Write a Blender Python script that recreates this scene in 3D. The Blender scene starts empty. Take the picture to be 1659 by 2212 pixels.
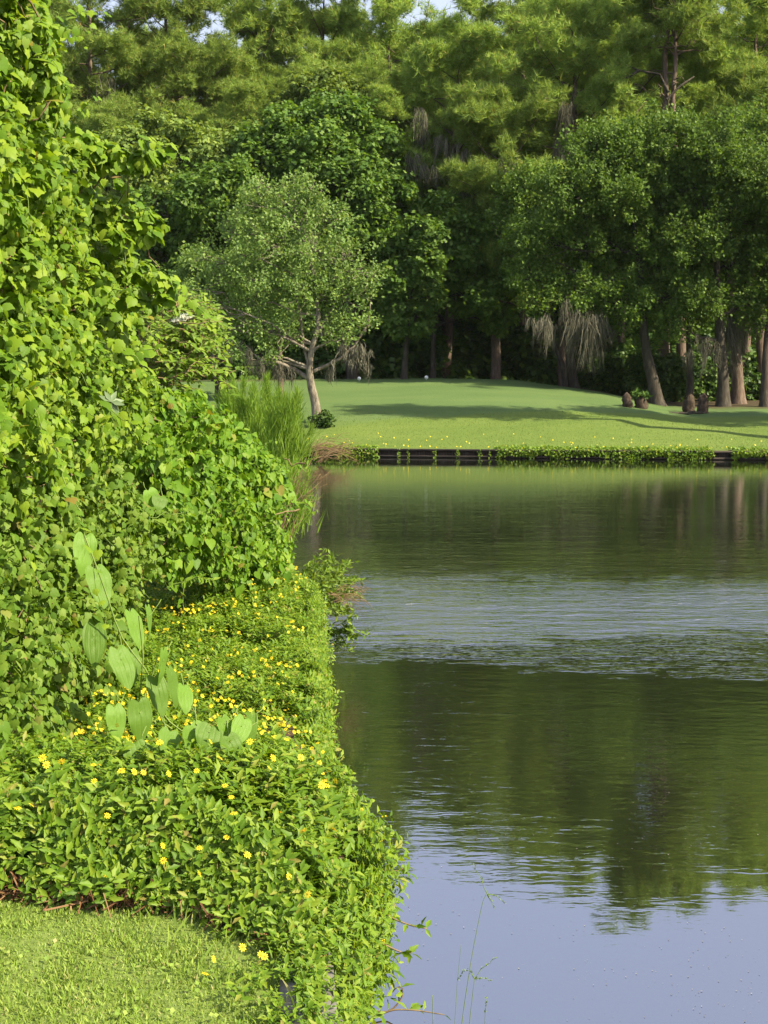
import bpy, math, random
import numpy as np
from mathutils import Vector, Matrix

random.seed(7)
RNG = np.random.default_rng(7)
S = bpy.context.scene
COL = S.collection
R = math.radians

# ------------------------------------------------------------------ camera
CAM_Z = 2.3                      # eye above the water (water is z = 0)
FV, VW, VH = 2950.0, 1659.0, 2212.0
PITCH = math.atan((VH / 2 - 855.0) / FV)
cd = bpy.data.cameras.new('camera')
cam = bpy.data.objects.new('camera', cd)
COL.objects.link(cam)
cam.location = (0, 0, CAM_Z)
cam.rotation_euler = (math.pi / 2 - PITCH, 0, 0)
cd.sensor_fit = 'VERTICAL'
cd.sensor_height = 24.0
cd.lens = 24.0 * FV / VH
cd.clip_start = 0.05
cd.clip_end = 3000
S.camera = cam

# ------------------------------------------------------------------ world, sun, exposure
SUN_EL, SUN_AZ = R(40), R(117)
w = bpy.data.worlds.new('World')
S.world = w
w.use_nodes = True
nt = w.node_tree
bg = nt.nodes['Background']
sky = nt.nodes.new('ShaderNodeTexSky')
sky.sky_type = 'NISHITA'
sky.sun_disc = False
sky.sun_elevation = SUN_EL
sky.sun_rotation = SUN_AZ
sky.air_density = 1.0
sky.dust_density = 3.0
sky.ozone_density = 2.0
# thin bright summer haze and soft cloud over the blue
wtc = nt.nodes.new('ShaderNodeTexCoord'); wmp = nt.nodes.new('ShaderNodeMapping'); wmp.inputs['Scale'].default_value = (1, 1, 2.5)
wno = nt.nodes.new('ShaderNodeTexNoise'); wno.inputs['Scale'].default_value = 2.2; wno.inputs['Detail'].default_value = 5
wmr = nt.nodes.new('ShaderNodeMapRange'); wmr.inputs['From Min'].default_value = .3; wmr.inputs['From Max'].default_value = .7; wmr.inputs['To Min'].default_value = .62; wmr.inputs['To Max'].default_value = .85
wmx = nt.nodes.new('ShaderNodeMixRGB'); wmx.inputs['Color2'].default_value = (1.86, 1.97, 2.38, 1)
nt.links.new(wtc.outputs['Generated'], wmp.inputs['Vector']); nt.links.new(wmp.outputs['Vector'], wno.inputs['Vector']); nt.links.new(wno.outputs['Fac'], wmr.inputs['Value'])
nt.links.new(wmr.outputs['Result'], wmx.inputs['Fac']); nt.links.new(sky.outputs['Color'], wmx.inputs['Color1']); nt.links.new(wmx.outputs['Color'], bg.inputs['Color'])
bg.inputs['Strength'].default_value = 0.135
sd = bpy.data.lights.new('sun', 'SUN')
sd.energy = 3.7
sd.angle = R(0.5)
sd.color = (1.0, 0.90, 0.62)
sun = bpy.data.objects.new('sun', sd)
COL.objects.link(sun)
SUND = Vector((math.cos(SUN_EL) * math.sin(SUN_AZ), math.cos(SUN_EL) * math.cos(SUN_AZ), math.sin(SUN_EL)))
sun.rotation_euler = (-SUND).to_track_quat('-Z', 'Y').to_euler()
sun.location = SUND * 50
S.view_settings.view_transform = 'Standard'
S.view_settings.look = 'None'
S.view_settings.exposure = 1.68
S.view_settings.gamma = 1.0
S.render.film_transparent = False
cy = S.cycles
cy.max_bounces = 7
cy.diffuse_bounces = 3
cy.glossy_bounces = 3
cy.transmission_bounces = 4
cy.transparent_max_bounces = 4
cy.caustics_reflective = False
cy.caustics_refractive = False
cy.use_denoising = True

# ------------------------------------------------------------------ helpers
def P(px, py, d):
    """point at distance d (metres along +Y) seen at the 1659x2212 view's px, py"""
    cx, cyy = (px - VW / 2) / FV, -(py - VH / 2) / FV
    c, s = math.cos(PITCH), math.sin(PITCH)
    y = c + cyy * s
    z = -s + cyy * c
    t = d / y
    return np.array((cx * t, d, CAM_Z + z * t))

def nrm(a):
    return a / np.maximum(np.linalg.norm(a, axis=-1, keepdims=True), 1e-9)

def interp(x, pts):
    return np.interp(x, [p[0] for p in pts], [p[1] for p in pts])

def hash_noise(x, y, scale, seed=0):
    """smooth value noise"""
    r = np.random.default_rng(seed).random((64, 64))
    u, v = np.asarray(x) * scale, np.asarray(y) * scale
    i, j = np.floor(u).astype(int), np.floor(v).astype(int)
    fu, fv = u - i, v - j
    fu, fv = fu * fu * (3 - 2 * fu), fv * fv * (3 - 2 * fv)
    g = lambda a, b: r[a % 64, b % 64]
    return (g(i, j) * (1 - fu) + g(i + 1, j) * fu) * (1 - fv) + (g(i, j + 1) * (1 - fu) + g(i + 1, j + 1) * fu) * fv

class Geo:
    def __init__(s):
        s.v, s.f, s.n = [], [], 0
    def add(s, v, f):
        v = np.asarray(v, float).reshape(-1, 3)
        f = np.asarray(f, np.int64).reshape(-1, 3)
        s.v.append(v); s.f.append(f + s.n); s.n += len(v)
    def inst(s, tv, tf, pos, rot, sc):
        pos = np.asarray(pos, float); n = len(pos)
        if n == 0: return
        sc = np.broadcast_to(np.asarray(sc, float), (n,))
        V = pos[:, None, :] + sc[:, None, None] * np.einsum('nij,kj->nki', rot, tv)
        F = tf[None] + (np.arange(n) * len(tv))[:, None, None]
        s.add(V.reshape(-1, 3), F.reshape(-1, 3))
    def tube(s, pts, rad, sides=6, cap=True):
        pts = np.asarray(pts, float); n = len(pts)
        rad = np.broadcast_to(np.asarray(rad, float), (n,))
        tan = nrm(np.gradient(pts, axis=0))
        ref = np.array((0, 0, 1.)) if abs(tan[:, 2]).mean() < 0.8 else np.array((1., 0, 0))
        a = nrm(np.cross(tan, ref)); b = np.cross(tan, a)
        th = np.linspace(0, 2 * math.pi, sides, endpoint=False)
        V = pts[:, None] + rad[:, None, None] * (np.cos(th)[None, :, None] * a[:, None] + np.sin(th)[None, :, None] * b[:, None])
        i = np.arange(n - 1)[:, None] * sides; k = np.arange(sides)[None]; k2 = (k + 1) % sides
        q = np.stack([i + k, i + k2, i + sides + k2, i + sides + k], -1).reshape(-1, 4)
        f = np.concatenate([q[:, [0, 1, 2]], q[:, [0, 2, 3]]])
        if cap:
            e = (n - 1) * sides
            f = np.concatenate([f, [[e, e + j, e + j + 1] for j in range(1, sides - 1)]])
        s.add(V.reshape(-1, 3), f)
    def box(s, c, d, rotz=0):
        c = np.asarray(c, float); d = np.asarray(d, float) / 2
        v = np.array([[x, y, z] for x in (-1, 1) for y in (-1, 1) for z in (-1, 1)]) * d
        ca, sa = math.cos(rotz), math.sin(rotz)
        v = np.c_[v[:, 0] * ca - v[:, 1] * sa, v[:, 0] * sa + v[:, 1] * ca, v[:, 2]] + c
        s.add(v, [[0, 1, 3], [0, 3, 2], [4, 6, 7], [4, 7, 5], [0, 4, 5], [0, 5, 1], [2, 3, 7], [2, 7, 6], [0, 2, 6], [0, 6, 4], [1, 5, 7], [1, 7, 3]])
    def mesh(s, name, mat, smooth=False, off=(0, 0, 0)):
        v = np.concatenate(s.v) - np.asarray(off, float); f = np.concatenate(s.f)
        me = bpy.data.meshes.new(name)
        me.vertices.add(len(v)); me.vertices.foreach_set('co', v.astype(np.float32).ravel())
        me.loops.add(f.size); me.loops.foreach_set('vertex_index', f.astype(np.int32).ravel())
        me.polygons.add(len(f)); me.polygons.foreach_set('loop_start', (np.arange(len(f)) * 3).astype(np.int32))
        if smooth:
            me.polygons.foreach_set('use_smooth', np.ones(len(f), bool))
        me.update(calc_edges=True); me.validate()
        me.materials.append(mat)
        return me
    def obj(s, name, mat, parent=None, smooth=False):
        off = np.zeros(3)
        if parent is not None:
            off = np.array(parent.location)
            if parent.parent is not None: off = off + np.array(parent.parent.location)
        o = bpy.data.objects.new(name, s.mesh(name, mat, smooth, off))
        COL.objects.link(o)
        if parent is not None: o.parent = parent
        return o

def tag(o, label=None, cat=None, group=None, kind=None):
    for k, v in (('label', label), ('category', cat), ('group', group), ('kind', kind)):
        if v: o[k] = v
    return o
def thing(name, label, cat, loc=(0, 0, 0), group=None):
    o = bpy.data.objects.new(name, None); COL.objects.link(o)
    o.empty_display_size = 0.2
    o.location = [float(q) for q in loc]
    return tag(o, label, cat, group)
def dup(root, loc, rz=0, sc=1.0, label=None, group=None, cat=None):
    r = root.copy(); COL.objects.link(r)
    r.location = [float(q) for q in loc]; r.rotation_euler = (0, 0, rz)
    r.scale = (sc, sc, sc) if np.isscalar(sc) else sc
    if label: r['label'] = label
    if group: r['group'] = group
    for ch in list(root.children):
        c = ch.copy(); COL.objects.link(c); c.parent = r
        for g in ch.children:
            d = g.copy(); COL.objects.link(d); d.parent = c
    return r

def basis(n, t):
    z = nrm(n); y = nrm(t - (t * z).sum(-1, keepdims=True) * z); x = np.cross(y, z)
    return np.stack([x, y, z], -1)
def rdir(n):
    return nrm(RNG.normal(size=(n, 3)))
def yawrot(n):
    a = RNG.random(n) * 2 * math.pi
    c, s, o, z = np.cos(a), np.sin(a), np.ones(n), np.zeros(n)
    return np.stack([np.stack([c, -s, z], -1), np.stack([s, c, z], -1), np.stack([z, z, o], -1)], 1)

# ------------------------------------------------------------------ leaf templates (base at origin, tip at +Y, face +Z)
def fan(outline, center):
    v = np.array([center] + list(outline), float); n = len(outline)
    f = [[0, 1 + i, 1 + (i + 1) % n] for i in range(n)]
    return v, np.array(f)
def grape_leaf():
    half = [(0, .02), (.13, -.14), (.30, -.12), (.44, .02), (.47, .20), (.54, .30), (.43, .46), (.40, .60), (.22, .72), (.15, .86)]
    out = [(x, y, -.10 * abs(x) - .12 * y * y) for x, y in half] + [(0, 1.02, -.20)] + [(-x, y, -.10 * abs(x) - .12 * y * y) for x, y in half[:0:-1]]
    return fan(out, (0, .3, .06))
def heart_leaf():
    half = [(0, .04), (.16, -.12), (.36, -.06), (.46, .16), (.40, .42), (.22, .74)]
    out = [(x, y, .08 * abs(x) - .1 * y * y) for x, y in half] + [(0, 1.0, -.16)] + [(-x, y, .08 * abs(x) - .1 * y * y) for x, y in half[:0:-1]]
    return fan(out, (0, .32, -.02))
def lance_leaf(wd=.20, droop=.14):
    v = [(0, 0, 0), (wd, .38, .05), (wd * .62, .72, -droop * .5), (0, 1, -droop), (-wd * .62, .72, -droop * .5), (-wd, .38, .05), (0, .45, -.02)]
    f = [[6, 0, 1], [6, 1, 2], [6, 2, 3], [6, 3, 4], [6, 4, 5], [6, 5, 0]]
    return np.array(v, float), np.array(f)
def lobed_leaf():     # creeping daisy: toothed three-lobed blade
    v = [(0, 0, 0), (.09, .22, .01), (.215, .46, .05), (.15, .58, .01), (.105, .80, -.05), (0, 1, -.15), (-.105, .80, -.05), (-.15, .58, .01), (-.215, .46, .05), (-.09, .22, .01)]
    return fan(v, (0, .5, -.03))
def quad_leaf():
    return np.array([(0, 0, 0), (.36, .5, .08), (0, 1, -.06), (-.36, .5, .08)], float), np.array([[0, 1, 2], [0, 2, 3]])
def star_leaf():
    v = [(0, 0, 0), (.5, .18, 0), (.2, .42, .03), (.42, .8, -.03), (0, 1.0, 0), (-.42, .8, -.03), (-.2, .42, .03), (-.5, .18, 0)]
    return fan(v, (0, .4, .04))
def tuft(nb=8, wd=.11, seed=1, up=.55):
    r = np.random.default_rng(seed); v, f = [], []
    for i in range(nb):
        d = r.normal(size=3); d[2] = abs(d[2]) * .8 + up; d /= np.linalg.norm(d)
        s = np.cross(d, r.normal(size=3)); s = s / np.linalg.norm(s) * wd * .5
        l = .75 + .35 * r.random()
        k = len(v); v += [-s, s, d * l]; f.append([k, k + 1, k + 2])
    return np.array(v), np.array(f)
GRAPE, HEART, LANCE, LOBED, QUAD, STAR = grape_leaf(), heart_leaf(), lance_leaf(), lobed_leaf(), quad_leaf(), star_leaf()

# ------------------------------------------------------------------ materials
def new_mat(name):
    m = bpy.data.materials.new(name); m.use_nodes = True
    t = m.node_tree; t.nodes.clear()
    out = t.nodes.new('ShaderNodeOutputMaterial')
    return m, t, out
def node(t, typ, **kw):
    n = t.nodes.new(typ)
    for k, v in kw.items():
        if k in n.inputs: n.inputs[k].default_value = v
        else: setattr(n, k, v)
    return n
def rgba(c): return (c[0], c[1], c[2], 1.0)
def ramp(t, fac, stops):
    r = t.nodes.new('ShaderNodeValToRGB'); e = r.color_ramp.elements
    while len(e) < len(stops): e.new(0.5)
    for q, (p, c) in zip(e, stops): q.position = p; q.color = rgba(c)
    t.links.new(fac, r.inputs['Fac'])
    return r.outputs['Color']
def leaf_mat(name, stops, trans=0.35, tcol=(1.25, 1.25, .6), rough=.5, spec=.35, vary=.18):
    m, t, out = new_mat(name)
    g = t.nodes.new('ShaderNodeNewGeometry')
    col = ramp(t, g.outputs['Random Per Island'], stops)
    oi = t.nodes.new('ShaderNodeObjectInfo')
    hs = node(t, 'ShaderNodeHueSaturation')
    mr = node(t, 'ShaderNodeMapRange'); mr.inputs['To Min'].default_value = 1 - vary; mr.inputs['To Max'].default_value = 1 + vary
    t.links.new(oi.outputs['Random'], mr.inputs['Value'])
    t.links.new(mr.outputs['Result'], hs.inputs['Value']); t.links.new(col, hs.inputs['Color'])
    p = node(t, 'ShaderNodeBsdfPrincipled', Roughness=rough)
    p.inputs['Specular IOR Level'].default_value = spec
    t.links.new(hs.outputs['Color'], p.inputs['Base Color'])
    tr = t.nodes.new('ShaderNodeBsdfTranslucent')
    mu = node(t, 'ShaderNodeMixRGB', blend_type='MULTIPLY'); mu.inputs['Fac'].default_value = 1; mu.inputs['Color2'].default_value = rgba(tcol)
    t.links.new(hs.outputs['Color'], mu.inputs['Color1']); t.links.new(mu.outputs['Color'], tr.inputs['Color'])
    mx = t.nodes.new('ShaderNodeMixShader'); mx.inputs['Fac'].default_value = trans
    t.links.new(p.outputs['BSDF'], mx.inputs[1]); t.links.new(tr.outputs['BSDF'], mx.inputs[2]); t.links.new(mx.outputs['Shader'], out.inputs['Surface'])
    return m
def noise_mat(name, stops, scale=4.0, detail=6, rough=.9, bump=0.0, bdist=.02, stretch=(1, 1, 1), spec=.2):
    m, t, out = new_mat(name)
    tc = t.nodes.new('ShaderNodeTexCoord'); mp = node(t, 'ShaderNodeMapping'); mp.inputs['Scale'].default_value = stretch
    t.links.new(tc.outputs['Object'], mp.inputs['Vector'])
    n = node(t, 'ShaderNodeTexNoise'); n.inputs['Scale'].default_value = scale; n.inputs['Detail'].default_value = detail; n.inputs['Roughness'].default_value = .65
    t.links.new(mp.outputs['Vector'], n.inputs['Vector'])
    col = ramp(t, n.outputs['Fac'], stops)
    p = node(t, 'ShaderNodeBsdfPrincipled', Roughness=rough); p.inputs['Specular IOR Level'].default_value = spec
    t.links.new(col, p.inputs['Base Color'])
    if bump:
        b = node(t, 'ShaderNodeBump'); b.inputs['Strength'].default_value = bump; b.inputs['Distance'].default_value = bdist
        t.links.new(n.outputs['Fac'], b.inputs['Height']); t.links.new(b.outputs['Normal'], p.inputs['Normal'])
    t.links.new(p.outputs['BSDF'], out.inputs['Surface'])
    return m

M = {}
M['pine'] = leaf_mat('pine_needles', [(0, (0.148, 0.233, 0.051)), (.55, (0.232, 0.336, 0.071)), (.95, (0.317, 0.400, 0.088)), (1, (0.378, 0.259, 0.088))], .40, (1.25, 1.2, .6), .6, .15)
M['oak'] = leaf_mat('oak_leaves', [(0, (0.067, 0.127, 0.025)), (.6, (0.109, 0.184, 0.034)), (1, (0.155, 0.224, 0.043))], .38, (1.3, 1.3, .5), .55, .18, .14)
M['gum'] = leaf_mat('hardwood_leaves', [(0, (0.067, 0.134, 0.027)), (.6, (0.110, 0.196, 0.036)), (1, (0.171, 0.252, 0.045))], .38, (1.3, 1.3, .5), .55, .18, .16)
M['olive'] = leaf_mat('olive_leaves', [(0, (0.116, 0.182, 0.042)), (.6, (0.174, 0.248, 0.055)), (1, (0.231, 0.292, 0.067))], .38, (1.3, 1.25, .5), .6, .15, .14)
M['mid'] = leaf_mat('pale_tree_leaves', [(0, (0.119, 0.205, 0.053)), (.6, (0.178, 0.275, 0.072)), (1, (0.237, 0.310, 0.090))], .40, (1.25, 1.2, .55), .5, .2, .06)
M['grape'] = leaf_mat('grape_leaves', [(0, (0.086, 0.172, 0.012)), (.5, (0.155, 0.258, 0.015)), (.99, (0.232, 0.318, 0.028)), (.994, (0.241, 0.206, 0.034)), (1, (0.189, 0.103, 0.034))], .42, (1.45, 1.3, .4), .5, .2, .05)
M['creeper'] = leaf_mat('creeper_leaves', [(0, (0.077, 0.153, 0.016)), (.6, (0.131, 0.216, 0.025)), (.97, (0.180, 0.257, 0.040)), (1, (0.225, 0.180, 0.054))], .38, (1.35, 1.25, .4), .55, .18, .05)
M['heart'] = leaf_mat('heart_leaves', [(0, (0.073, 0.159, 0.013)), (.5, (0.125, 0.237, 0.017)), (.97, (0.189, 0.288, 0.028)), (1, (0.224, 0.189, 0.043))], .40, (1.4, 1.3, .4), .5, .2, .05)
M['elder'] = leaf_mat('elder_leaves', [(0, (0.090, 0.162, 0.016)), (.6, (0.149, 0.239, 0.023)), (1, (0.216, 0.288, 0.041))], .38, (1.4, 1.25, .4), .5, .22, .05)
M['daisy'] = leaf_mat('daisy_leaves', [(0, (0.069, 0.142, 0.009)), (.5, (0.129, 0.224, 0.015)), (.95, (0.211, 0.288, 0.026)), (1, (0.258, 0.215, 0.060))], .38, (1.4, 1.3, .4), .5, .25, .04)
M['grass'] = leaf_mat('lawn_blades', [(0, (0.166, 0.259, 0.044)), (.55, (0.229, 0.327, 0.059)), (.94, (0.293, 0.361, 0.083)), (1, (0.371, 0.322, 0.166))], .36, (1.3, 1.2, .5), .55, .2, .04)
M['rough_blades'] = leaf_mat('rough_blades', [(0, (0.093, 0.140, 0.029)), (.6, (0.125, 0.175, 0.037)), (1, (0.160, 0.198, 0.052))], .30, (1.2, 1.2, .5), .55, .2, .04)
M['fennel'] = leaf_mat('fennel_leaves', [(0, (0.126, 0.230, 0.026)), (1, (0.203, 0.310, 0.040))], .40, (1.3, 1.25, .5), .6, .15, .08)
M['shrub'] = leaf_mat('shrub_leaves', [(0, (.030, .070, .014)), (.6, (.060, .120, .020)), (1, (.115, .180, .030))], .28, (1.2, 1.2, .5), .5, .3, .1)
M['mosss'] = leaf_mat('spanish_moss', [(0, (.085, .080, .060)), (.5, (.135, .128, .098)), (1, (.19, .18, .14))], .25, (1, 1, .9), .8, .1, .15)
M['deadgrass'] = leaf_mat('dry_stems', [(0, (.16, .11, .06)), (.6, (.25, .17, .09)), (1, (.34, .25, .15))], .2, (1, 1, .8), .8, .1, .1)
M['petal'] = leaf_mat('yellow_petals', [(0, (.74, .54, .020)), (1, (.85, .68, .035))], .25, (1, .95, .5), .5, .2, .04)
M['bark'] = noise_mat('grey_bark', [(.3, (.028, .022, .017)), (.55, (.060, .050, .040)), (.75, (.115, .10, .082))], 3, 8, .9, .9, .05, (3, 3, .8))
M['pinebark'] = noise_mat('pine_bark', [(.3, (.060, .042, .034)), (.55, (.14, .10, .078)), (.78, (.25, .19, .15))], 3, 8, .9, .9, .05, (3, 3, .7))
M['lightbark'] = noise_mat('pale_bark', [(.28, (.07, .055, .042)), (.48, (.165, .138, .108)), (.72, (.29, .255, .205))], 5, 8, .9, .8, .04, (2, 2, .8))
M['twig'] = noise_mat('vine_stems', [(.3, (.10, .07, .04)), (.7, (.24, .17, .09))], 20, 4, .8)
M['greenstem'] = noise_mat('green_stems', [(.3, (.09, .15, .03)), (.7, (.17, .23, .05))], 20, 4, .7)
M['white'] = noise_mat('white_paint', [(.3, (.75, .75, .73)), (.7, (.82, .82, .80))], 8, 3, .5)
M['whiteflower'] = leaf_mat('white_florets', [(0, (.70, .70, .62)), (1, (.82, .82, .76))], .3, (1, 1, .9), .7, .1, .02)
M['disc'] = noise_mat('flower_disc', [(.3, (.45, .16, .01)), (.7, (.62, .28, .015))], 300, 3, .8)
M['timber'] = noise_mat('dark_timber', [(.3, (.022, .017, .014)), (.55, (.050, .038, .030)), (.8, (.10, .08, .062))], 2.5, 8, .9, .6, .02, (6, 6, .6))
M['captimber'] = noise_mat('cap_timber', [(.3, (.030, .024, .020)), (.6, (.065, .052, .042)), (.8, (.12, .10, .08))], 2, 8, .9, .5, .02, (.4, 6, 6))
M['concrete'] = noise_mat('old_concrete', [(.3, (.07, .066, .06)), (.55, (.125, .12, .108)), (.75, (.20, .19, .175))], 14, 8, .92, .4, .006)
M['mulch'] = leaf_mat('pine_straw', [(0, (.085, .040, .022)), (.6, (.17, .085, .045)), (1, (.27, .16, .09))], .05, (1, 1, 1), .85, .1, .05)
M['soil'] = noise_mat('bed_soil', [(.3, (.035, .022, .014)), (.7, (.085, .055, .035))], 18, 8, .95, .5, .02)
M['stump'] = noise_mat('stump_wood', [(.3, (.024, .017, .012)), (.55, (.060, .042, .030)), (.8, (.13, .10, .075))], 5, 8, .9, .9, .05, (2, 2, 1))
M['deadleaf'] = leaf_mat('fallen_leaf', [(0, (.28, .13, .05)), (1, (.36, .19, .08))], .15, (1, 1, .8), .7, .2, .15)
M['debris'] = leaf_mat('floating_specks', [(0, (.10, .10, .09)), (.7, (.18, .17, .15)), (1, (.30, .28, .25))], .0, (1, 1, 1), .8, .1, .0)
M['pondbed'] = noise_mat('pond_mud', [(.3, (.02, .018, .012)), (.7, (.045, .04, .026))], .8, 6, .95)
M['silver'] = leaf_mat('silver_leaf', [(0, (.10, .15, .07)), (1, (.17, .23, .12))], .2, (1, 1, .8), .5, .3, .05)

def ground_mat():
    m, t, out = new_mat('far_turf')
    tc = t.nodes.new('ShaderNodeTexCoord'); sx = t.nodes.new('ShaderNodeSeparateXYZ'); t.links.new(tc.outputs['Object'], sx.inputs[0])
    def noise(sc, det=5, stretch=None):
        n = node(t, 'ShaderNodeTexNoise'); n.inputs['Scale'].default_value = sc; n.inputs['Detail'].default_value = det; n.inputs['Roughness'].default_value = .65
        if stretch:
            mp = node(t, 'ShaderNodeMapping'); mp.inputs['Scale'].default_value = stretch
            t.links.new(tc.outputs['Object'], mp.inputs['Vector']); t.links.new(mp.outputs['Vector'], n.inputs['Vector'])
        else: t.links.new(tc.outputs['Object'], n.inputs['Vector'])
        return n.outputs['Fac']
    def math_(op, a, b):
        n = node(t, 'ShaderNodeMath', operation=op)
        for i, q in enumerate((a, b)):
            if isinstance(q, (int, float)): n.inputs[i].default_value = q
            else: t.links.new(q, n.inputs[i])
        return n.outputs[0]
    fine = noise(9, 8)
    fair = ramp(t, math_('ADD', math_('MULTIPLY', noise(.35, 5, (.5, 1.6, 1)), .6), math_('MULTIPLY', fine, .4)), [(.33, (.070, .116, .037)), (.5, (.086, .136, .043)), (.66, (.108, .156, .049))])
    rough = ramp(t, math_('ADD', math_('MULTIPLY', noise(.5, 6, (.5, 1.5, 1)), .5), math_('MULTIPLY', fine, .5)), [(.33, (.076, .120, .022)), (.5, (.102, .148, .029)), (.66, (.134, .176, .039))])
    # fairway starts further away on the right
    edge = math_('SUBTRACT', math_('SUBTRACT', sx.outputs['Y'], math_('MULTIPLY', sx.outputs['X'], .30)), 56.2)
    edge = math_('ADD', edge, math_('MULTIPLY', math_('SUBTRACT', noise(.6), .5), 2.0))
    mr = node(t, 'ShaderNodeMapRange'); mr.inputs['From Min'].default_value = -.5; mr.inputs['From Max'].default_value = .5
    t.links.new(edge, mr.inputs['Value'])
    mx = t.nodes.new('ShaderNodeMixRGB'); t.links.new(mr.outputs['Result'], mx.inputs['Fac']); t.links.new(rough, mx.inputs['Color1']); t.links.new(fair, mx.inputs['Color2'])
    # leaf litter under the wood
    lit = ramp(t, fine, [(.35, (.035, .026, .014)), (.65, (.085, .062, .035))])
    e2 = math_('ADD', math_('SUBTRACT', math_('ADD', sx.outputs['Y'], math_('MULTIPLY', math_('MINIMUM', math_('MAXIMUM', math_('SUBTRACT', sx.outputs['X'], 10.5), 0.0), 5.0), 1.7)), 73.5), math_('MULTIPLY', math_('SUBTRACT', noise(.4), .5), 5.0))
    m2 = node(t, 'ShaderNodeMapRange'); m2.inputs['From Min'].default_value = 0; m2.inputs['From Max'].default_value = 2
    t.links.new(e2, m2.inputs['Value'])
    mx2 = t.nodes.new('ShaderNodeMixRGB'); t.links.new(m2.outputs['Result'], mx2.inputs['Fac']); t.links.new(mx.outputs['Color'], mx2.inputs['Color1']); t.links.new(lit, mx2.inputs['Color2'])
    p = node(t, 'ShaderNodeBsdfPrincipled', Roughness=.9); p.inputs['Specular IOR Level'].default_value = .15
    t.links.new(mx2.outputs['Color'], p.inputs['Base Color'])
    b = node(t, 'ShaderNodeBump'); b.inputs['Strength'].default_value = .6; b.inputs['Distance'].default_value = .06
    t.links.new(fine, b.inputs['Height']); t.links.new(b.outputs['Normal'], p.inputs['Normal'])
    t.links.new(p.outputs['BSDF'], out.inputs['Surface'])
    return m
def yam_mat():
    m = leaf_mat('yam_leaves', [(0, (.110, .215, .026)), (1, (.150, .265, .036))], .42, (1.5, 1.3, .35), .5, .22, .22); t = m.node_tree
    def mth(op, a, b=0.0):
        n = node(t, 'ShaderNodeMath', operation=op)
        for i, q in enumerate((a, b)):
            if isinstance(q, (int, float)): n.inputs[i].default_value = q
            else: t.links.new(q, n.inputs[i])
        return n.outputs[0]
    tc = t.nodes.new('ShaderNodeTexCoord'); sx = t.nodes.new('ShaderNodeSeparateXYZ'); t.links.new(tc.outputs['Object'], sx.inputs[0])
    yy = mth('DIVIDE', mth('SUBTRACT', sx.outputs['Y'], .12), .72)
    prof = mth('MULTIPLY', mth('SQRT', mth('MAXIMUM', mth('SUBTRACT', 1.0, mth('MULTIPLY', yy, yy)), .02)), .5)
    u = mth('MULTIPLY', mth('DIVIDE', sx.outputs['X'], prof), 2.6)
    vein = mth('ABSOLUTE', mth('SUBTRACT', mth('FRACT', mth('ADD', u, .5)), .5))          # 0 on a vein
    cross = mth('ABSOLUTE', mth('SINE', mth('ADD', mth('MULTIPLY', sx.outputs['Y'], 34), mth('MULTIPLY', vein, 3))))
    h = mth('ADD', mth('SMOOTH_MIN' if False else 'MINIMUM', mth('MULTIPLY', vein, 4), 1.0), mth('MULTIPLY', mth('MINIMUM', mth('MULTIPLY', cross, 3), 1.0), .3))
    b = node(t, 'ShaderNodeBump'); b.inputs['Strength'].default_value = .13; b.inputs['Distance'].default_value = .03; t.links.new(h, b.inputs['Height'])
    hs = next(n for n in t.nodes if n.type == 'HUE_SAT'); col = hs.outputs['Color']
    mx = node(t, 'ShaderNodeMixRGB'); mx.inputs['Color2'].default_value = (.24, .36, .09, 1)
    fac = mth('MULTIPLY', mth('SUBTRACT', 1.0, mth('MINIMUM', mth('MULTIPLY', vein, 14), 1.0)), .16); t.links.new(fac, mx.inputs['Fac'])
    for l in list(col.links):
        to = l.to_socket; t.links.remove(l); t.links.new(mx.outputs['Color'], to)
    t.links.new(col, mx.inputs['Color1'])
    for n in t.nodes:
        if n.type == 'BSDF_PRINCIPLED': t.links.new(b.outputs['Normal'], n.inputs['Normal'])
    return m
M['yam'] = yam_mat()
M['far_turf'] = ground_mat()
M['near_turf'] = noise_mat('near_turf', [(.3, (.085, .12, .030)), (.6, (.150, .20, .045)), (.8, (.20, .22, .07))], 40, 8, .95, .6, .01)

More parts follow.
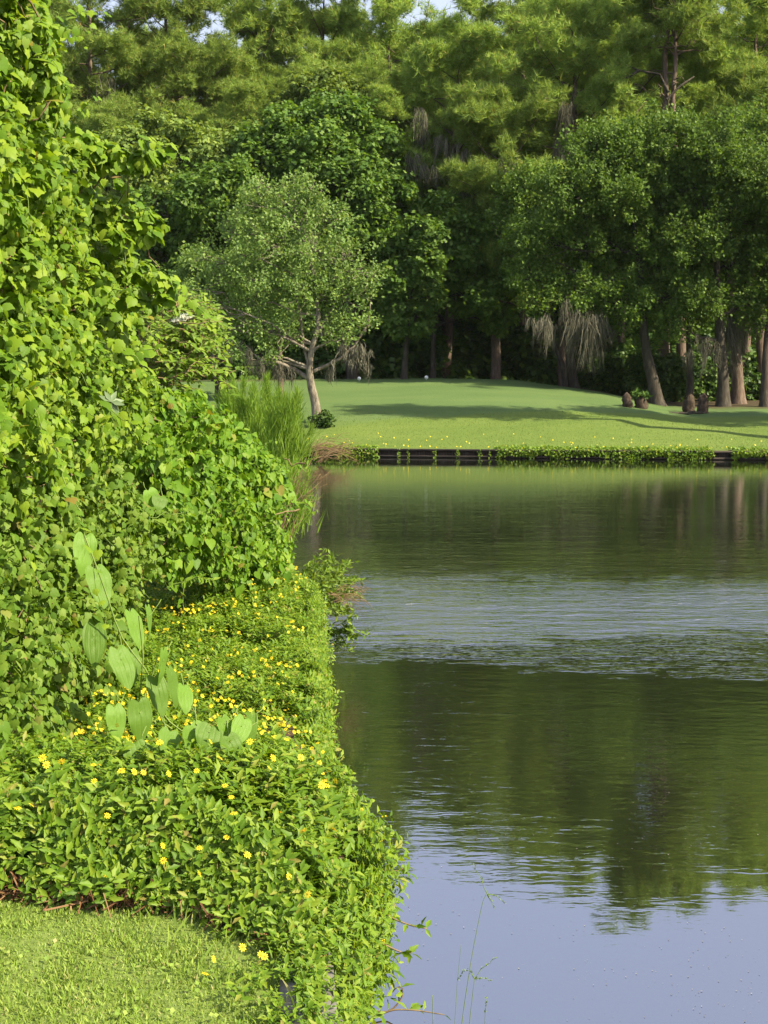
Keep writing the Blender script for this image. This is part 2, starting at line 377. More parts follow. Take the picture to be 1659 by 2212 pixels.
def water_mat():
    m, t, out = new_mat('pond_water')
    tc = t.nodes.new('ShaderNodeTexCoord'); sx = t.nodes.new('ShaderNodeSeparateXYZ'); t.links.new(tc.outputs['Object'], sx.inputs[0])
    def noise(stretch, det=3, rough=.5, dist=0.0):
        n = node(t, 'ShaderNodeTexNoise'); n.inputs['Scale'].default_value = 1; n.inputs['Detail'].default_value = det; n.inputs['Roughness'].default_value = rough; n.inputs['Distortion'].default_value = dist
        mp = node(t, 'ShaderNodeMapping'); mp.inputs['Scale'].default_value = stretch
        t.links.new(tc.outputs['Object'], mp.inputs['Vector']); t.links.new(mp.outputs['Vector'], n.inputs['Vector'])
        return n.outputs['Fac']
    def mth(op, a, b):
        n = node(t, 'ShaderNodeMath', operation=op)
        for i, q in enumerate((a, b)):
            if isinstance(q, (int, float)): n.inputs[i].default_value = q
            else: t.links.new(q, n.inputs[i])
        return n.outputs[0]
    # wind patches: how rough the surface is, by distance out on the pond, with ragged edges
    yy = mth('ADD', sx.outputs['Y'], mth('MULTIPLY', mth('SUBTRACT', noise((.35, .5, 1), 4), .5), 3.2))
    yy = mth('ADD', yy, mth('MULTIPLY', mth('SUBTRACT', noise((1.1, 3.2, 1), 4, .7), .5), 3.4))
    yr = node(t, 'ShaderNodeMapRange'); yr.inputs['From Min'].default_value = 0; yr.inputs['From Max'].default_value = 50; t.links.new(yy, yr.inputs['Value'])
    g = lambda a: (a, a, a)
    amp = ramp(t, yr.outputs['Result'], [(0, g(.02)), (.125, g(.022)), (.15, g(.10)), (.230, g(.26)), (.258, g(1.1)), (.277, g(4.4)), (.300, g(7.0)), (.315, g(2.4)), (.345, g(.8)), (.43, g(.26)), (.60, g(.13)), (.95, g(.03))])
    small = noise((6.5, 14, 1), 3, .55, .5)
    big = noise((1.6, 4.2, 1), 2, .5, .6)
    h = mth('ADD', mth('MULTIPLY', small, .011), mth('MULTIPLY', big, .015))
    h = mth('MULTIPLY', mth('MULTIPLY', h, amp), mth('ADD', .35, mth('MULTIPLY', noise((.9, 1.6, 1), 3), 1.3)))
    b = node(t, 'ShaderNodeBump'); b.inputs['Strength'].default_value = 1; b.inputs['Distance'].default_value = 1.0
    t.links.new(h, b.inputs['Height'])
    gl = node(t, 'ShaderNodeBsdfGlossy', Roughness=.02); gl.inputs['Color'].default_value = (.80, .80, .90, 1)
    df = node(t, 'ShaderNodeBsdfDiffuse'); df.inputs['Color'].default_value = (.014, .017, .008, 1)
    t.links.new(b.outputs['Normal'], gl.inputs['Normal'])
    fr = node(t, 'ShaderNodeFresnel'); fr.inputs['IOR'].default_value = 1.9
    t.links.new(b.outputs['Normal'], fr.inputs['Normal'])
    fm = node(t, 'ShaderNodeMapRange'); fm.inputs['From Min'].default_value = 0; fm.inputs['From Max'].default_value = 1; fm.inputs['To Min'].default_value = .42; fm.inputs['To Max'].default_value = 1
    t.links.new(fr.outputs[0], fm.inputs['Value'])
    mx = t.nodes.new('ShaderNodeMixShader'); t.links.new(fm.outputs['Result'], mx.inputs['Fac']); t.links.new(df.outputs[0], mx.inputs[1]); t.links.new(gl.outputs[0], mx.inputs[2])
    t.links.new(mx.outputs[0], out.inputs['Surface'])
    return m
M['water'] = water_mat()

# ------------------------------------------------------------------ the setting
LAWN_Z = .70
SHORE = [(-30, 6), (-5, 3.2), (0, 1.5), (2, .75), (3, -.05), (3.4, -.20), (4.5, -.28), (7, -.46), (10, -.64), (14, -1.02), (20, -1.55), (30, -2.3), (40, -3.1), (48, -3.9), (52, -4.2)]
shore = lambda y: interp(y, SHORE)
D0 = lambda x: 51.3 - .17 * np.asarray(x, float)
def far_h(x, y):
    x = np.asarray(x, float); y = np.asarray(y, float)
    d = y - D0(x)
    crest = interp(x, [(-40, 3.0), (-12, 3.15), (3, 3.27), (7, 3.15), (11, 2.6), (14, 1.95), (20, 1.95), (60, 1.9)])
    t = np.clip(d / 23.0, 0, 1)
    s = .30 + (crest - .30) * interp(t, [(0, 0), (.10, .15), (.2, .33), (.3, .43), (.6, .70), (.85, .93), (1, 1)])
    s = s + np.where(x > 11, 1, -1) * np.clip((d - 24) * .05, 0, .6)
    return s + .07 * (hash_noise(x, y, .3, 3) - .5) * np.clip(d / 3, 0, 1)
def grid(xs, ys, zf, flip=False):
    X, Y = np.meshgrid(xs, ys); v = np.stack([X, Y, zf(X, Y)], -1).reshape(-1, 3)
    nx, ny = len(xs), len(ys)
    i = (np.arange(ny - 1)[:, None] * nx + np.arange(nx - 1)[None]).ravel()
    f = np.concatenate([np.stack([i, i + 1, i + nx + 1], -1), np.stack([i, i + nx + 1, i + nx], -1)])
    return v, f
# pond bottom and everything to the horizon
g = Geo(); v, f = grid(np.linspace(-280, 280, 5), np.linspace(-280, 280, 5), lambda x, y: x * 0 - .7); g.add(v, f)
tag(g.obj('ground', M['pondbed']), kind='structure')
# far bank
g = Geo()
us = np.concatenate([np.linspace(0, 28, 90), np.linspace(29, 130, 40)])
xs = np.linspace(-75, 85, 260)
v, f = grid(xs, us, lambda x, u: u)
yw = D0(v[:, 0]) + v[:, 1]
v = np.stack([v[:, 0], yw, far_h(v[:, 0], yw)], -1); g.add(v, f)
tag(g.obj('fairway', M['far_turf'], smooth=True), kind='structure')
# near lawn and left bank
g = Geo()
ss = np.concatenate([np.linspace(-45, -4, 24)[:-1], np.linspace(-4, 0, 60)])
ys = np.concatenate([np.linspace(-20, 1, 14)[:-1], np.linspace(1, 14, 110)[:-1], np.linspace(14, 56, 60)])
v, f = grid(ss, ys, lambda x, y: x)
X = shore(v[:, 1]) - .02 + v[:, 0]
Z = LAWN_Z + .035 * (hash_noise(X, v[:, 1], 2.2, 5) - .5) - .18 * np.clip((v[:, 1] - 12) / 20, 0, 1)
v = np.stack([X, v[:, 1], Z], -1); g.add(v, f)
tag(g.obj('lawn', M['near_turf'], smooth=True), kind='structure')
# water
g = Geo(); v, f = grid(np.linspace(-9, 90, 3), np.linspace(-40, 56, 3), lambda x, y: x * 0); g.add(v, f)
tag(g.obj('water', M['water']), kind='structure')

# near sea wall
root = thing('seawall', 'weathered grey concrete seawall cap half hidden by the daisies', 'seawall', (0, 3.4, 0))
ys_ = np.linspace(1.2, 4.4, 30); xs_ = shore(ys_)
for nm, w0, w1, z0, z1 in (('wall_face', -.02, .05, -.7, .62), ('wall_cap', -.07, .08, .621, .712)):
    g = Geo()
    prof = [(w0, z0), (w1, z0), (w1, z1), (w0, z1)]
    V = np.array([[xx + a, yy, zz] for xx, yy in zip(xs_, ys_) for a, zz in prof])
    F = []
    for i in range(len(ys_) - 1):
        for k in range(4):
            a, b_ = i * 4 + k, i * 4 + (k + 1) % 4
            F += [[a, b_, b_ + 4], [a, b_ + 4, a + 4]]
    F += [[0, 2, 1], [0, 3, 2]]
    g.add(V, F); g.obj(nm, M['concrete'], root)

# ------------------------------------------------------------------ far retaining wall
root = thing('retaining_wall', 'dark timber retaining wall along the far bank of the pond', 'retaining wall', (0, float(D0(0)), 0))
xw = np.arange(-8, 24, .12)
g = Geo()
V, F = [], []
for i, x in enumerate(xw):
    off = (-.05, -.05, .0, .0)[i % 4]
    y = float(D0(x)) + off - .06
    V += [(x, y, -.6), (x, y, .25)]
    if i: F += [[2 * i - 2, 2 * i, 2 * i + 1], [2 * i - 2, 2 * i + 1, 2 * i - 1]]
g.add(V, F); g.obj('sheet_piling', M['timber'], root)
ang = math.atan(-.17)
def beam(nm, x0, x1, dy, z, h, wd, mat):
    g = Geo(); xm = (x0 + x1) / 2
    g.box((xm, float(D0(xm)) + dy, z), ((x1 - x0) / math.cos(ang), wd, h), ang); return g.obj(nm, mat, root)
beam('cap_beam', -8, 24, -.08, .29, .08, .26, M['captimber'])
beam('waler', -8, 24, -.16, .05, .07, .08, M['captimber'])
# ------------------------------------------------------------------ wood, crowns
def bend_line(a, b, n=7, wob=.1, sag=0.0, rng=None):
    rng = rng or RNG
    a, b = np.asarray(a, float), np.asarray(b, float)
    t = np.linspace(0, 1, n)[:, None]; L = np.linalg.norm(b - a)
    p = a + (b - a) * t
    k = rng.normal(size=(n, 3)) * wob * L * np.sin(t * math.pi)
    p = p + k; p[:, 2] += sag * L * np.sin(t[:, 0] * math.pi)
    return p
def crown(g, blobs, dens, lsize, tmpl, clump=.32, outw=.6, upw=.55, rndw=.7, fill=.25, cull=.62, squash=.8, rng=None):
    """leaf clumps over the union of blobs [(centre, radius)]"""
    rng = rng or RNG
    C = np.array([b[0] for b in blobs]); Rr = np.array([b[1] for b in blobs])
    pos, nor = [], []
    for c, r in zip(C, Rr):
        nc = max(5, int(9.0 / (clump * clump) * .32))
        cd_ = nrm(rng.normal(size=(nc, 3)))
        cc = c + cd_ * r * (.62 + .42 * rng.random((nc, 1)) ** .7) * np.array((1, 1, squash + .1))
        rc = clump * r * (.6 + .75 * rng.random(nc))
        # clumps buried in another blob are not seen
        dd = np.linalg.norm(cc[:, None] - C[None], axis=-1) / Rr[None]
        keep = (dd.min(1) > cull) | (rng.random(nc) < fill)
        for q, rr in zip(cc[keep], rc[keep]):
            nl = max(6, int(4 * math.pi * rr * rr * dens * (.65 + .7 * rng.random())))
            d = nrm(rng.normal(size=(nl, 3)) + np.array((0, 0, .35)))
            p = q + (d * rr * (.15 + .95 * rng.random((nl, 1))) + rng.normal(size=(nl, 3)) * rr * .28) * np.array((1.1, 1.1, squash))
            pos.append(p); nor.append(d)
    pos = np.concatenate(pos); d = np.concatenate(nor); n = len(pos)
    nn = nrm(d * outw + np.array((0, 0, upw)) + nrm(rng.normal(size=(n, 3))) * rndw)
    tip = nrm(d * .5 + np.array((0, 0, -.45)) + nrm(rng.normal(size=(n, 3))) * .7)
    g.inst(tmpl[0], tmpl[1], pos, basis(nn, tip), lsize * (.65 + .7 * rng.random(n)))
    return n
def spray_crown(g, blobs, dens, lsize, tmpl, twig_g=None, rng=None, up=.55, rndw=1.0, thick=.16, reach=1.15):
    """leafy twigs that leave each blob's heart upward and outward"""
    rng = rng or RNG; P_, D_ = [], []
    for c, r in blobs:
        nt_ = max(8, int(24 * r * r))
        for i in range(nt_):
            d = nrm(rng.normal(size=3) * np.array((1, 1, .8)) + np.array((0, 0, .15)))
            a = c + d * r * (.25 + .3 * rng.random()); l = r * reach * (.35 + .65 * rng.random())
            e = c + d * l * np.array((1, 1, .9)) + np.array((0, 0, up * r * .5 * rng.random()))
            n = int(dens * np.linalg.norm(e - a) * (.6 + .8 * rng.random())) + 6
            t = rng.random(n) ** .8
            mid = (a + e) / 2 + rng.normal(size=3) * .12 * r
            p = ((1 - t) ** 2)[:, None] * a + (2 * t * (1 - t))[:, None] * mid + (t ** 2)[:, None] * e
            p = p + rng.normal(size=(n, 3)) * thick * (1.15 - .5 * t)[:, None]
            P_.append(p); D_.append(np.tile(nrm(e - a), (n, 1)))
            if twig_g is not None and i % 3 == 0: twig_g.tube([c + d * r * .1, a, mid * .5 + (a + e) * .25, e], [.022, .016, .010, .004], 4)
    pos, d = np.concatenate(P_), np.concatenate(D_); n = len(pos)
    nn = nrm(d * .25 + np.array((.15, -.1, .5)) + nrm(rng.normal(size=(n, 3))) * rndw)
    tip = nrm(d * .6 + np.array((0, 0, -.2)) + nrm(rng.normal(size=(n, 3))) * .7)
    g.inst(tmpl[0], tmpl[1], pos, basis(nn, tip), lsize * (.6 + .8 * rng.random(n)))
def moss(g, top, length, width, n, rng=None):
    """a beard of Spanish moss: several tapering lobes of fine tangled strands"""
    rng = rng or RNG; top = np.asarray(top, float)
    for lobe in range(max(3, n // 5)):
        c = np.array((rng.normal() * width * .42, rng.normal() * width * .35, rng.normal() * .2)); L = length * (.3 + .7 * rng.random())
        bend = rng.normal(size=2) * .10 * L
        for i in range(17):
            k = 9; t = np.linspace(0, 1, k); l = L * (.2 + .8 * rng.random()); u = rng.normal(size=2) * (.035 + .035 * L)
            sh = (1 - .75 * t * l / L) * (.5 + 1.2 * np.sin(np.clip(t * 1.6 + .25, 0, 1.6)))
            p = np.stack([top[0] + c[0] + u[0] * sh + bend[0] * t ** 2 + np.cumsum(rng.normal(size=k) * .027), top[1] + c[1] + u[1] * sh + bend[1] * t ** 2 + np.cumsum(rng.normal(size=k) * .027), top[2] + c[2] + rng.normal() * .06 - l * t], -1)
            wd = (.006 + .014 * rng.random() ** 2) * np.array([.7, 1, 1.2, 1.2, 1.1, 1, .8, .5, .1])
            a = rng.random() * math.pi; sd_ = np.array((math.cos(a), math.sin(a), 0))
            V = np.concatenate([p - sd_ * wd[:, None], p + sd_ * wd[:, None]]); F = []
            for q in range(k - 1): F += [[q, k + q, k + q + 1], [q, k + q + 1, q + 1]]
            g.add(V, F)

PT = [tuft(10, .085, s_, .35) for s_ in (1, 2, 3)]
def build_pine(name, label, loc, seed, H, cs, wide, dens=1.0, trunk_r=.26, lean=(0, 0), forks=0, group=None, cat='pine tree', mossn=0, nl=30):
    rng = np.random.default_rng(seed)
    root = thing(name, label, cat, loc, group)
    L = np.array(root.location)
    g = Geo(); n = 12; t = np.linspace(0, 1, n)
    tr = np.stack([lean[0] * t ** 1.3 + np.cumsum(rng.normal(size=n) * .10), lean[1] * t + np.cumsum(rng.normal(size=n) * .10), t * H], -1) + L
    tr[0] = L + (0, 0, -.4)
    g.tube(tr, trunk_r * (1 - t) ** .7 + .03, 8)
    at_ = lambda h: np.array([np.interp(h, t, tr[:, k]) for k in range(3)])
    cen = []
    for i in range(nl):
        u = (i + rng.random()) / nl
        h = cs + (1 - cs) * u * .985
        az = i * 2.4 + rng.normal() * .4
        prof = wide * (math.sqrt(max(0, 1 - u ** 2.4)) * .85 + .22) * (.55 + .6 * rng.random())
        if u < .15: prof *= .75
        a = at_(h); dirh = np.array((math.cos(az), math.sin(az), 0))
        k = 6; s = np.linspace(0, 1, k)[:, None]
        rise = (.15 + .45 * u + .32 * rng.normal())
        p = a + dirh * prof * s + np.array((0, 0, 1)) * prof * (rise * s + .18 * s ** 3) + rng.normal(size=(k, 3)) * .05 * prof * s
        g.tube(p, np.linspace(.03 + .05 * (1 - u) * trunk_r / .26, .012, k), 5)
        for j in range(int(7 + prof * 2.6)):
            q = .35 + .68 * rng.random() ** .8
            b_ = np.array([np.interp(q, s[:, 0], p[:, kk]) for kk in range(3)])
            sd_ = np.cross(dirh, (0, 0, 1)) * rng.choice((-1, 1)) * rng.random() * prof * .42
            e = b_ + sd_ + dirh * .3 * rng.random() + np.array((0, 0, .15 + .35 * rng.random()))
            if j < 4: g.tube([b_, (b_ + e) / 2 + (0, 0, -.05), e], [.018, .012, .008], 4)
            cen.append((e + rng.normal(size=3) * .15, .30 + .22 * rng.random()))
    for i in range(9):          # bare dead branches among and below the foliage
        h = cs * .75 + (1 - cs * .75) * rng.random() * .8; az = rng.random() * 6.28; l = wide * (.35 + .5 * rng.random())
        a = at_(h); e = a + np.array((math.cos(az), math.sin(az), .1 + .5 * rng.random())) * l
        g.tube(bend_line(a, e, 6, .07, .05, rng), np.linspace(.05, .012, 6), 5)
        for k in range(2): g.tube(bend_line(a + (e - a) * (.5 + .3 * k), a + (e - a) * (.8 + .3 * k) + rng.normal(size=3) * .5, 4, .05, 0, rng), [.022, .018, .012, .006], 4)
    cen.append((tr[-1], .6)); cen.append((tr[-2], .6))
    g.obj('trunk', M['pinebark'], root, True)
    g = Geo(); pos = []
    for c, rr in cen:
        m_ = int(40 * dens * rr * rr / .25)
        d = nrm(rng.normal(size=(m_, 3)))
        pos.append(c + rng.normal(size=(m_, 3)) * rr * .54 * np.array((1.05, 1.05, .9)))
    pos = np.concatenate(pos)
    cc = pos.mean(0)
    for k in range(3):
        q = pos[k::3]
        o = nrm((q - cc) * np.array((1, 1, .3)))
        up = nrm(o * .35 + np.array((0, 0, .55)) + nrm(rng.normal(size=q.shape)) * .8)
        g.inst(PT[k][0], PT[k][1], q, basis(up, nrm(rng.normal(size=q.shape))), (.44 * (.7 + .6 * rng.random(len(q)))))
    g.obj('crown', M['pine'], root)
    if mossn:
        for i in range(mossn):
            c, rr = cen[int(rng.integers(0, int(len(cen) * .45)))]
            g = Geo(); moss(g, c + (0, 0, -.1), 1.2 + 1.8 * rng.random(), .5, 26, rng); g.obj('moss', M['mosss'], root)
    return root

def build_leafy(name, label, cat, base, blobs, depth, mat, lsize, dens, tmpl, trunk=None, tr_r=.22, bark='bark', clump=.34, group=None, wood=True, fill=.2, squash=.8, dj=.35, spray=None, **kw):
    """tree whose crown is given as seen blobs (px, py, r px[, depth offset m]) at a distance"""
    rng = np.random.default_rng(int(abs(base[0] * 13 + base[1] * 7 + depth * 31)) + 5)
    bx = P(base[0], base[1], depth) if len(base) == 2 else np.array(base, float)
    bx[2] = float(far_h(bx[0], bx[1])) if depth > 45 else bx[2]
    root = thing(name, label, cat, bx, group)
    B = []
    for b in blobs:
        dd = depth + (b[3] if len(b) > 3 else rng.normal() * b[2] / FV * depth * dj)
        B.append((P(b[0], b[1], dd), b[2] / FV * depth))
    if wood:
        g = Geo()
        if trunk is None:
            top = np.mean([b[0] for b in B], 0); top = np.array((bx[0] * .4 + top[0] * .6, bx[1] * .4 + top[1] * .6, top[2]))
            tp = bend_line(bx + (0, 0, -.3), top, 9, .02, 0, rng)
        else:
            tp = np.array([bx + (0, 0, -.3)] + [P(q[0], q[1], depth + (q[2] if len(q) > 2 else 0)) for q in trunk])
            tt = np.linspace(0, 1, len(tp)); t2 = np.linspace(0, 1, 3 * len(tp)); tp = np.stack([np.interp(t2, tt, tp[:, k]) for k in range(3)], -1)
            sm = tp.copy(); sm[1:-1] = (tp[:-2] + tp[1:-1] * 2 + tp[2:]) / 4; tp = sm
        rr = tr_r * (1 - .75 * np.linspace(0, 1, len(tp))); rr[0] *= 1.45
        if len(rr) > 4: rr[1] *= 1.12
        g.tube(tp, rr, 10)
        for c, r in B:
            i = int(np.clip(np.argmin(np.linalg.norm(tp - c, axis=1) + .5 * np.maximum(0, tp[:, 2] - c[2] + .5)), len(tp) // 3, len(tp) - 1))
            lp = bend_line(tp[i], c, 6, .05, .06, rng)
            g.tube(lp, np.linspace(min(rr[i] * .55, .11), .02, 6), 6)
            for k in range(4):
                e = c + nrm(rng.normal(size=3)) * r * .85
                g.tube(bend_line(lp[3 + k % 3], e, 5, .06, 0, rng), np.linspace(.03, .008, 5), 4)
        if spray:
            gc_ = Geo(); spray_crown(gc_, B, dens, lsize, tmpl, g, rng, **spray)
        g.obj('trunk', M[bark], root, True)
    g = gc_ if spray and wood else Geo()
    if not (spray and wood): crown(g, B, dens, lsize, tmpl, clump, fill=fill, squash=squash, rng=rng, **kw)
    g.obj('crown', M[mat], root)
    return root
def add_moss(root, spots, depth, seed=3):
    rng = np.random.default_rng(seed)
    for px, py, lpx, wpx, n in spots:
        g = Geo(); moss(g, P(px, py, depth + rng.normal() * .5), lpx / FV * depth, wpx / FV * depth, n, rng)
        g.obj('moss', M['mosss'], root)

# ------------------------------------------------------------------ the lone tree by the pond
T = build_leafy('shade_tree', 'pale leafy tree with leaning forked trunk alone on the far bank', 'tree', (686, 905),
    [(560, 445, 52), (632, 440, 58), (712, 475, 55), (505, 505, 52), (585, 530, 72), (675, 545, 75), (748, 560, 48), (478, 600, 52), (560, 630, 75), (650, 640, 76),
     (735, 640, 62), (788, 630, 34), (785, 705, 34), (700, 715, 56), (610, 725, 56), (530, 700, 52), (455, 680, 46), (520, 765, 32), (800, 590, 26), (590, 770, 26), (668, 410, 34), (742, 735, 34), (440, 560, 38), (428, 640, 38), (420, 710, 32), (560, 400, 24), (765, 600, 36)],
    56, 'mid', .12, 74, QUAD, spray=dict(up=.8, thick=.18, reach=1.3), trunk=[(682, 870), (672, 835), (668, 800), (672, 760), (690, 700), (680, 600), (650, 500)], tr_r=.215, bark='lightbark')
g = Geo()
for pts, r0, r1 in (([(672, 822), (640, 800), (600, 782), (565, 785), (530, 770), (500, 735)], .15, .05), ([(668, 806), (700, 792), (735, 775), (765, 748), (795, 700), (800, 655)], .12, .04),
                    ([(670, 800), (655, 740), (648, 680), (630, 600), (600, 520)], .12, .03), ([(690, 715), (720, 660), (735, 600), (740, 540)], .08, .02), ([(605, 783), (580, 730), (550, 650)], .07, .02)):
    p = np.array([P(a, b, 56 + .25 * math.sin(i * 2.1)) for i, (a, b) in enumerate(pts)])
    tt = np.linspace(0, 1, len(p)); t2 = np.linspace(0, 1, 3 * len(p)); p = np.stack([np.interp(t2, tt, p[:, k]) for k in range(3)], -1)
    g.tube(p, np.linspace(r0, r1, len(p)) * .7, 8)
g.obj('limb', M['lightbark'], T, True)
add_moss(T, [(765, 750, 75, 40, 46), (788, 770, 60, 24, 24), (745, 770, 50, 24, 20), (590, 785, 55, 30, 24), (620, 790, 60, 24, 20), (560, 780, 60, 22, 18), (712, 795, 40, 26, 16), (535, 765, 60, 22, 18)], 56, 4)
# small shrub at its foot
sh = build_leafy('foot_shrub', 'low leafy shrub round the foot of the leaning tree', 'shrub', P(695, 910, 55.4), [(680, 908, 13), (696, 902, 16), (714, 907, 12), (705, 912, 11)], 55.3, 'shrub', .11, 160, QUAD, wood=False)

# ------------------------------------------------------------------ oaks on the right
oakA = build_leafy('oak_tree', 'dense oak with slanting dark trunk nearest the stumps', 'oak tree', (1424, 872),
    [(1290, 330, 85), (1370, 330, 90), (1230, 420, 85), (1320, 430, 110), (1420, 420, 100), (1190, 520, 75), (1270, 540, 100), (1370, 550, 100), (1150, 600, 60), (1240, 640, 70), (1340, 660, 80), (1430, 650, 80), (1420, 540, 90), (1130, 530, 55), (1160, 660, 40), (1400, 740, 45), (1450, 300, 60)],
    68, 'oak', .15, 62, QUAD, spray=dict(up=.6, thick=.2, reach=1.15), trunk=[(1412, 830), (1398, 770), (1390, 710), (1385, 600), (1370, 480)], tr_r=.36)
add_moss(oakA, [(1170, 690, 95, 26, 46), (1190, 690, 60, 30, 30), (1215, 700, 80, 30, 30), (1245, 680, 120, 26, 44), (1262, 690, 135, 30, 56), (1290, 690, 120, 30, 50), (1310, 700, 70, 22, 26), (1280, 760, 60, 40, 40), (1230, 665, 100, 18, 24)], 67, 8)
oakB = build_leafy('oak_tree', 'broad oak with straight dark trunk second from the right edge', 'oak tree', (1563, 868),
    [(1540, 330, 90), (1610, 380, 90), (1500, 420, 90), (1580, 470, 95), (1500, 540, 90), (1590, 580, 90), (1520, 650, 70), (1610, 660, 60), (1480, 720, 40), (1470, 370, 60)],
    67, 'oak', .15, 62, QUAD, spray=dict(up=.6, thick=.2, reach=1.15), trunk=[(1562, 800), (1556, 720), (1550, 600), (1545, 480)], tr_r=.33)
add_moss(oakB, [(1520, 740, 80, 18, 30), (1540, 745, 90, 22, 34), (1500, 760, 60, 18, 20)], 66.5, 9)
oakC = build_leafy('oak_tree', 'oak draped in long pale moss beside the reddish trunk', 'oak tree', (1596, 858),
    [(1640, 300, 80), (1700, 360, 90), (1660, 470, 90), (1710, 560, 90), (1650, 620, 70), (1610, 690, 40), (1700, 680, 60)],
    69.5, 'oak', .15, 62, QUAD, spray=dict(up=.6, thick=.2, reach=1.15), trunk=[(1592, 800), (1590, 740), (1605, 640), (1640, 500)], tr_r=.36, bark='pinebark')
add_moss(oakC, [(1585, 690, 160, 26, 60), (1600, 680, 130, 20, 40), (1625, 680, 70, 30, 30), (1645, 690, 80, 24, 24)], 68, 10)
oakD = build_leafy('oak_tree', 'oak with grey trunk cut by the right edge of the photo', 'oak tree', (1652, 866),
    [(1720, 420, 95), (1780, 500, 110), (1720, 620, 80), (1650, 560, 60), (1640, 700, 40), (1800, 380, 100)],
    66.5, 'oak', .15, 62, QUAD, spray=dict(up=.6, thick=.2, reach=1.15), trunk=[(1653, 800), (1657, 700), (1690, 560)], tr_r=.24)
oakE = build_leafy('oak_tree', 'shaded oak behind the moss curtain with two dark trunks', 'oak tree', (1240, 838),
    [(1150, 420, 75), (1200, 480, 80), (1110, 480, 60), (1120, 580, 60), (1200, 600, 70), (1280, 640, 60), (1100, 420, 55)],
    74, 'oak', .15, 62, QUAD, spray=dict(up=.6, thick=.2, reach=1.15), trunk=[(1232, 780), (1225, 720), (1200, 600)], tr_r=.34)
g = Geo(); p = np.array([P(a, b, 73.6) for a, b in ((1222, 842), (1216, 790), (1200, 750), (1190, 690), (1170, 620))]); g.tube(p, np.linspace(.16, .07, 5), 8); g.obj('limb', M['bark'], oakE, True)
oakF = build_leafy('oak_tree', 'slim oak standing between the palm stump and the straight oak', 'oak tree', (1491, 862),
    [(1450, 480, 70), (1480, 600, 60), (1440, 700, 40), (1500, 690, 40), (1470, 560, 60)], 70, 'oak', .15, 62, QUAD, spray=dict(up=.6, thick=.2, reach=1.15), trunk=[(1490, 800), (1486, 720), (1475, 600)], tr_r=.2)
oakG = build_leafy('oak_tree', 'tall oak on the far bank just outside the right edge', 'oak tree', (1925, 905),
    [(1900, 60, 130), (1900, -70, 120), (1960, 150, 130)], 50.5, 'oak', .2, 34, QUAD, spray=dict(thick=.25), tr_r=.4, dj=.1)
build_leafy('oak_tree', 'broad oak outside the right edge beyond the tall one', 'oak tree', (2120, 905),
    [(2060, 330, 120), (2130, 260, 120), (2160, 420, 120), (2040, 430, 80)], 53, 'oak', .2, 34, QUAD, spray=dict(thick=.25), tr_r=.35, dj=.1)
build_leafy('oak_tree', 'low spreading oak outside the right edge level with the stumps', 'oak tree', (2140, 900),
    [(2060, 520, 110), (2160, 460, 120), (2200, 600, 110), (2050, 640, 80), (2130, 680, 90)], 57, 'oak', .2, 34, QUAD, spray=dict(thick=.25), tr_r=.35, dj=.1)
# low greenery in the shade of the oaks
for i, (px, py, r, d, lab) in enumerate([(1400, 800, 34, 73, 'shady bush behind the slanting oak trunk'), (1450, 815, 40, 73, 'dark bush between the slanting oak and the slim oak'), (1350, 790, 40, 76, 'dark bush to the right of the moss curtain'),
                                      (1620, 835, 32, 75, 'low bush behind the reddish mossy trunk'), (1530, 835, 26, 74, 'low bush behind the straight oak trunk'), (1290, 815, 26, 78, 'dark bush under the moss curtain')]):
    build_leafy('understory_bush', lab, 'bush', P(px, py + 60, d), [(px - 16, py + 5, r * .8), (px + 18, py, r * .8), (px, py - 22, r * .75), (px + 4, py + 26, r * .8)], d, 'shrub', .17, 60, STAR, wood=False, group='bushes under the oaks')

# ------------------------------------------------------------------ stumps, log, tee markers under the oaks
def stump(label, px, py, d, h, r, scaly, seed, group='stumps at the foot of the oaks'):
    rng = np.random.default_rng(seed)
    b = P(px, py, d); b[2] = float(far_h(b[0], b[1]))
    root = thing('tree_stump', label, 'stump', b, group)
    g = Geo(); n = 9; t = np.linspace(0, 1, n)
    pr = r * (1.25 - .5 * t + .25 * np.sin(t * 3.0)); pr[-1] *= .35; pr[-2] *= .8
    pts = np.stack([b[0] + .05 * np.sin(t * 3 + seed), b[1] + 0 * t, b[2] - .08 + (h + .08) * t], -1)
    g.tube(pts, pr, 11)
    v = g.v[-1]; v += rng.normal(size=v.shape) * .028
    g.obj('trunk', M['stump'], root, False)
    if scaly:
        g = Geo(); k = 60; a = rng.random(k) * 6.28; z = rng.random(k) * .85
        q = np.stack([b[0] + np.cos(a) * r * .95, b[1] + np.sin(a) * r * .95, b[2] + z * h], -1)
        o = np.stack([np.cos(a), np.sin(a), 0 * a], -1)
        g.inst(LANCE[0], LANCE[1], q, basis(nrm(o + (0, 0, .5)), nrm(o * .55 + np.array((0, 0, 1)))), .24); g.obj('leaf_base', M['stump'], root)
    return root
stump('rounded reddish brown stump on the lawn, leftmost of the stumps', 1353, 888, 62, .64, .18, False, 1)
s2 = stump('broad stump overgrown with ferns beside the rounded reddish stump', 1384, 886, 62.2, .62, .23, True, 2)
g = Geo(); k = 130; q = np.array(s2.location) + RNG.normal(size=(k, 3)) * (.16, .16, .08) + (0, 0, .55); dd = rdir(k) + (0, 0, .5); g.inst(LANCE[0], LANCE[1], q, basis(rdir(k) + (0, 0, .6), nrm(dd)), .26); g.obj('fern', M['shrub'], s2)
stump('scaly palm stump with upright frond stubs between two oaks', 1520, 878, 63.2, .9, .2, True, 3)
stump('dark round stump close to the slim oak trunk', 1490, 880, 64, .8, .21, True, 4)
b = P(1475, 885, 61.8); b[2] = float(far_h(b[0], b[1]))
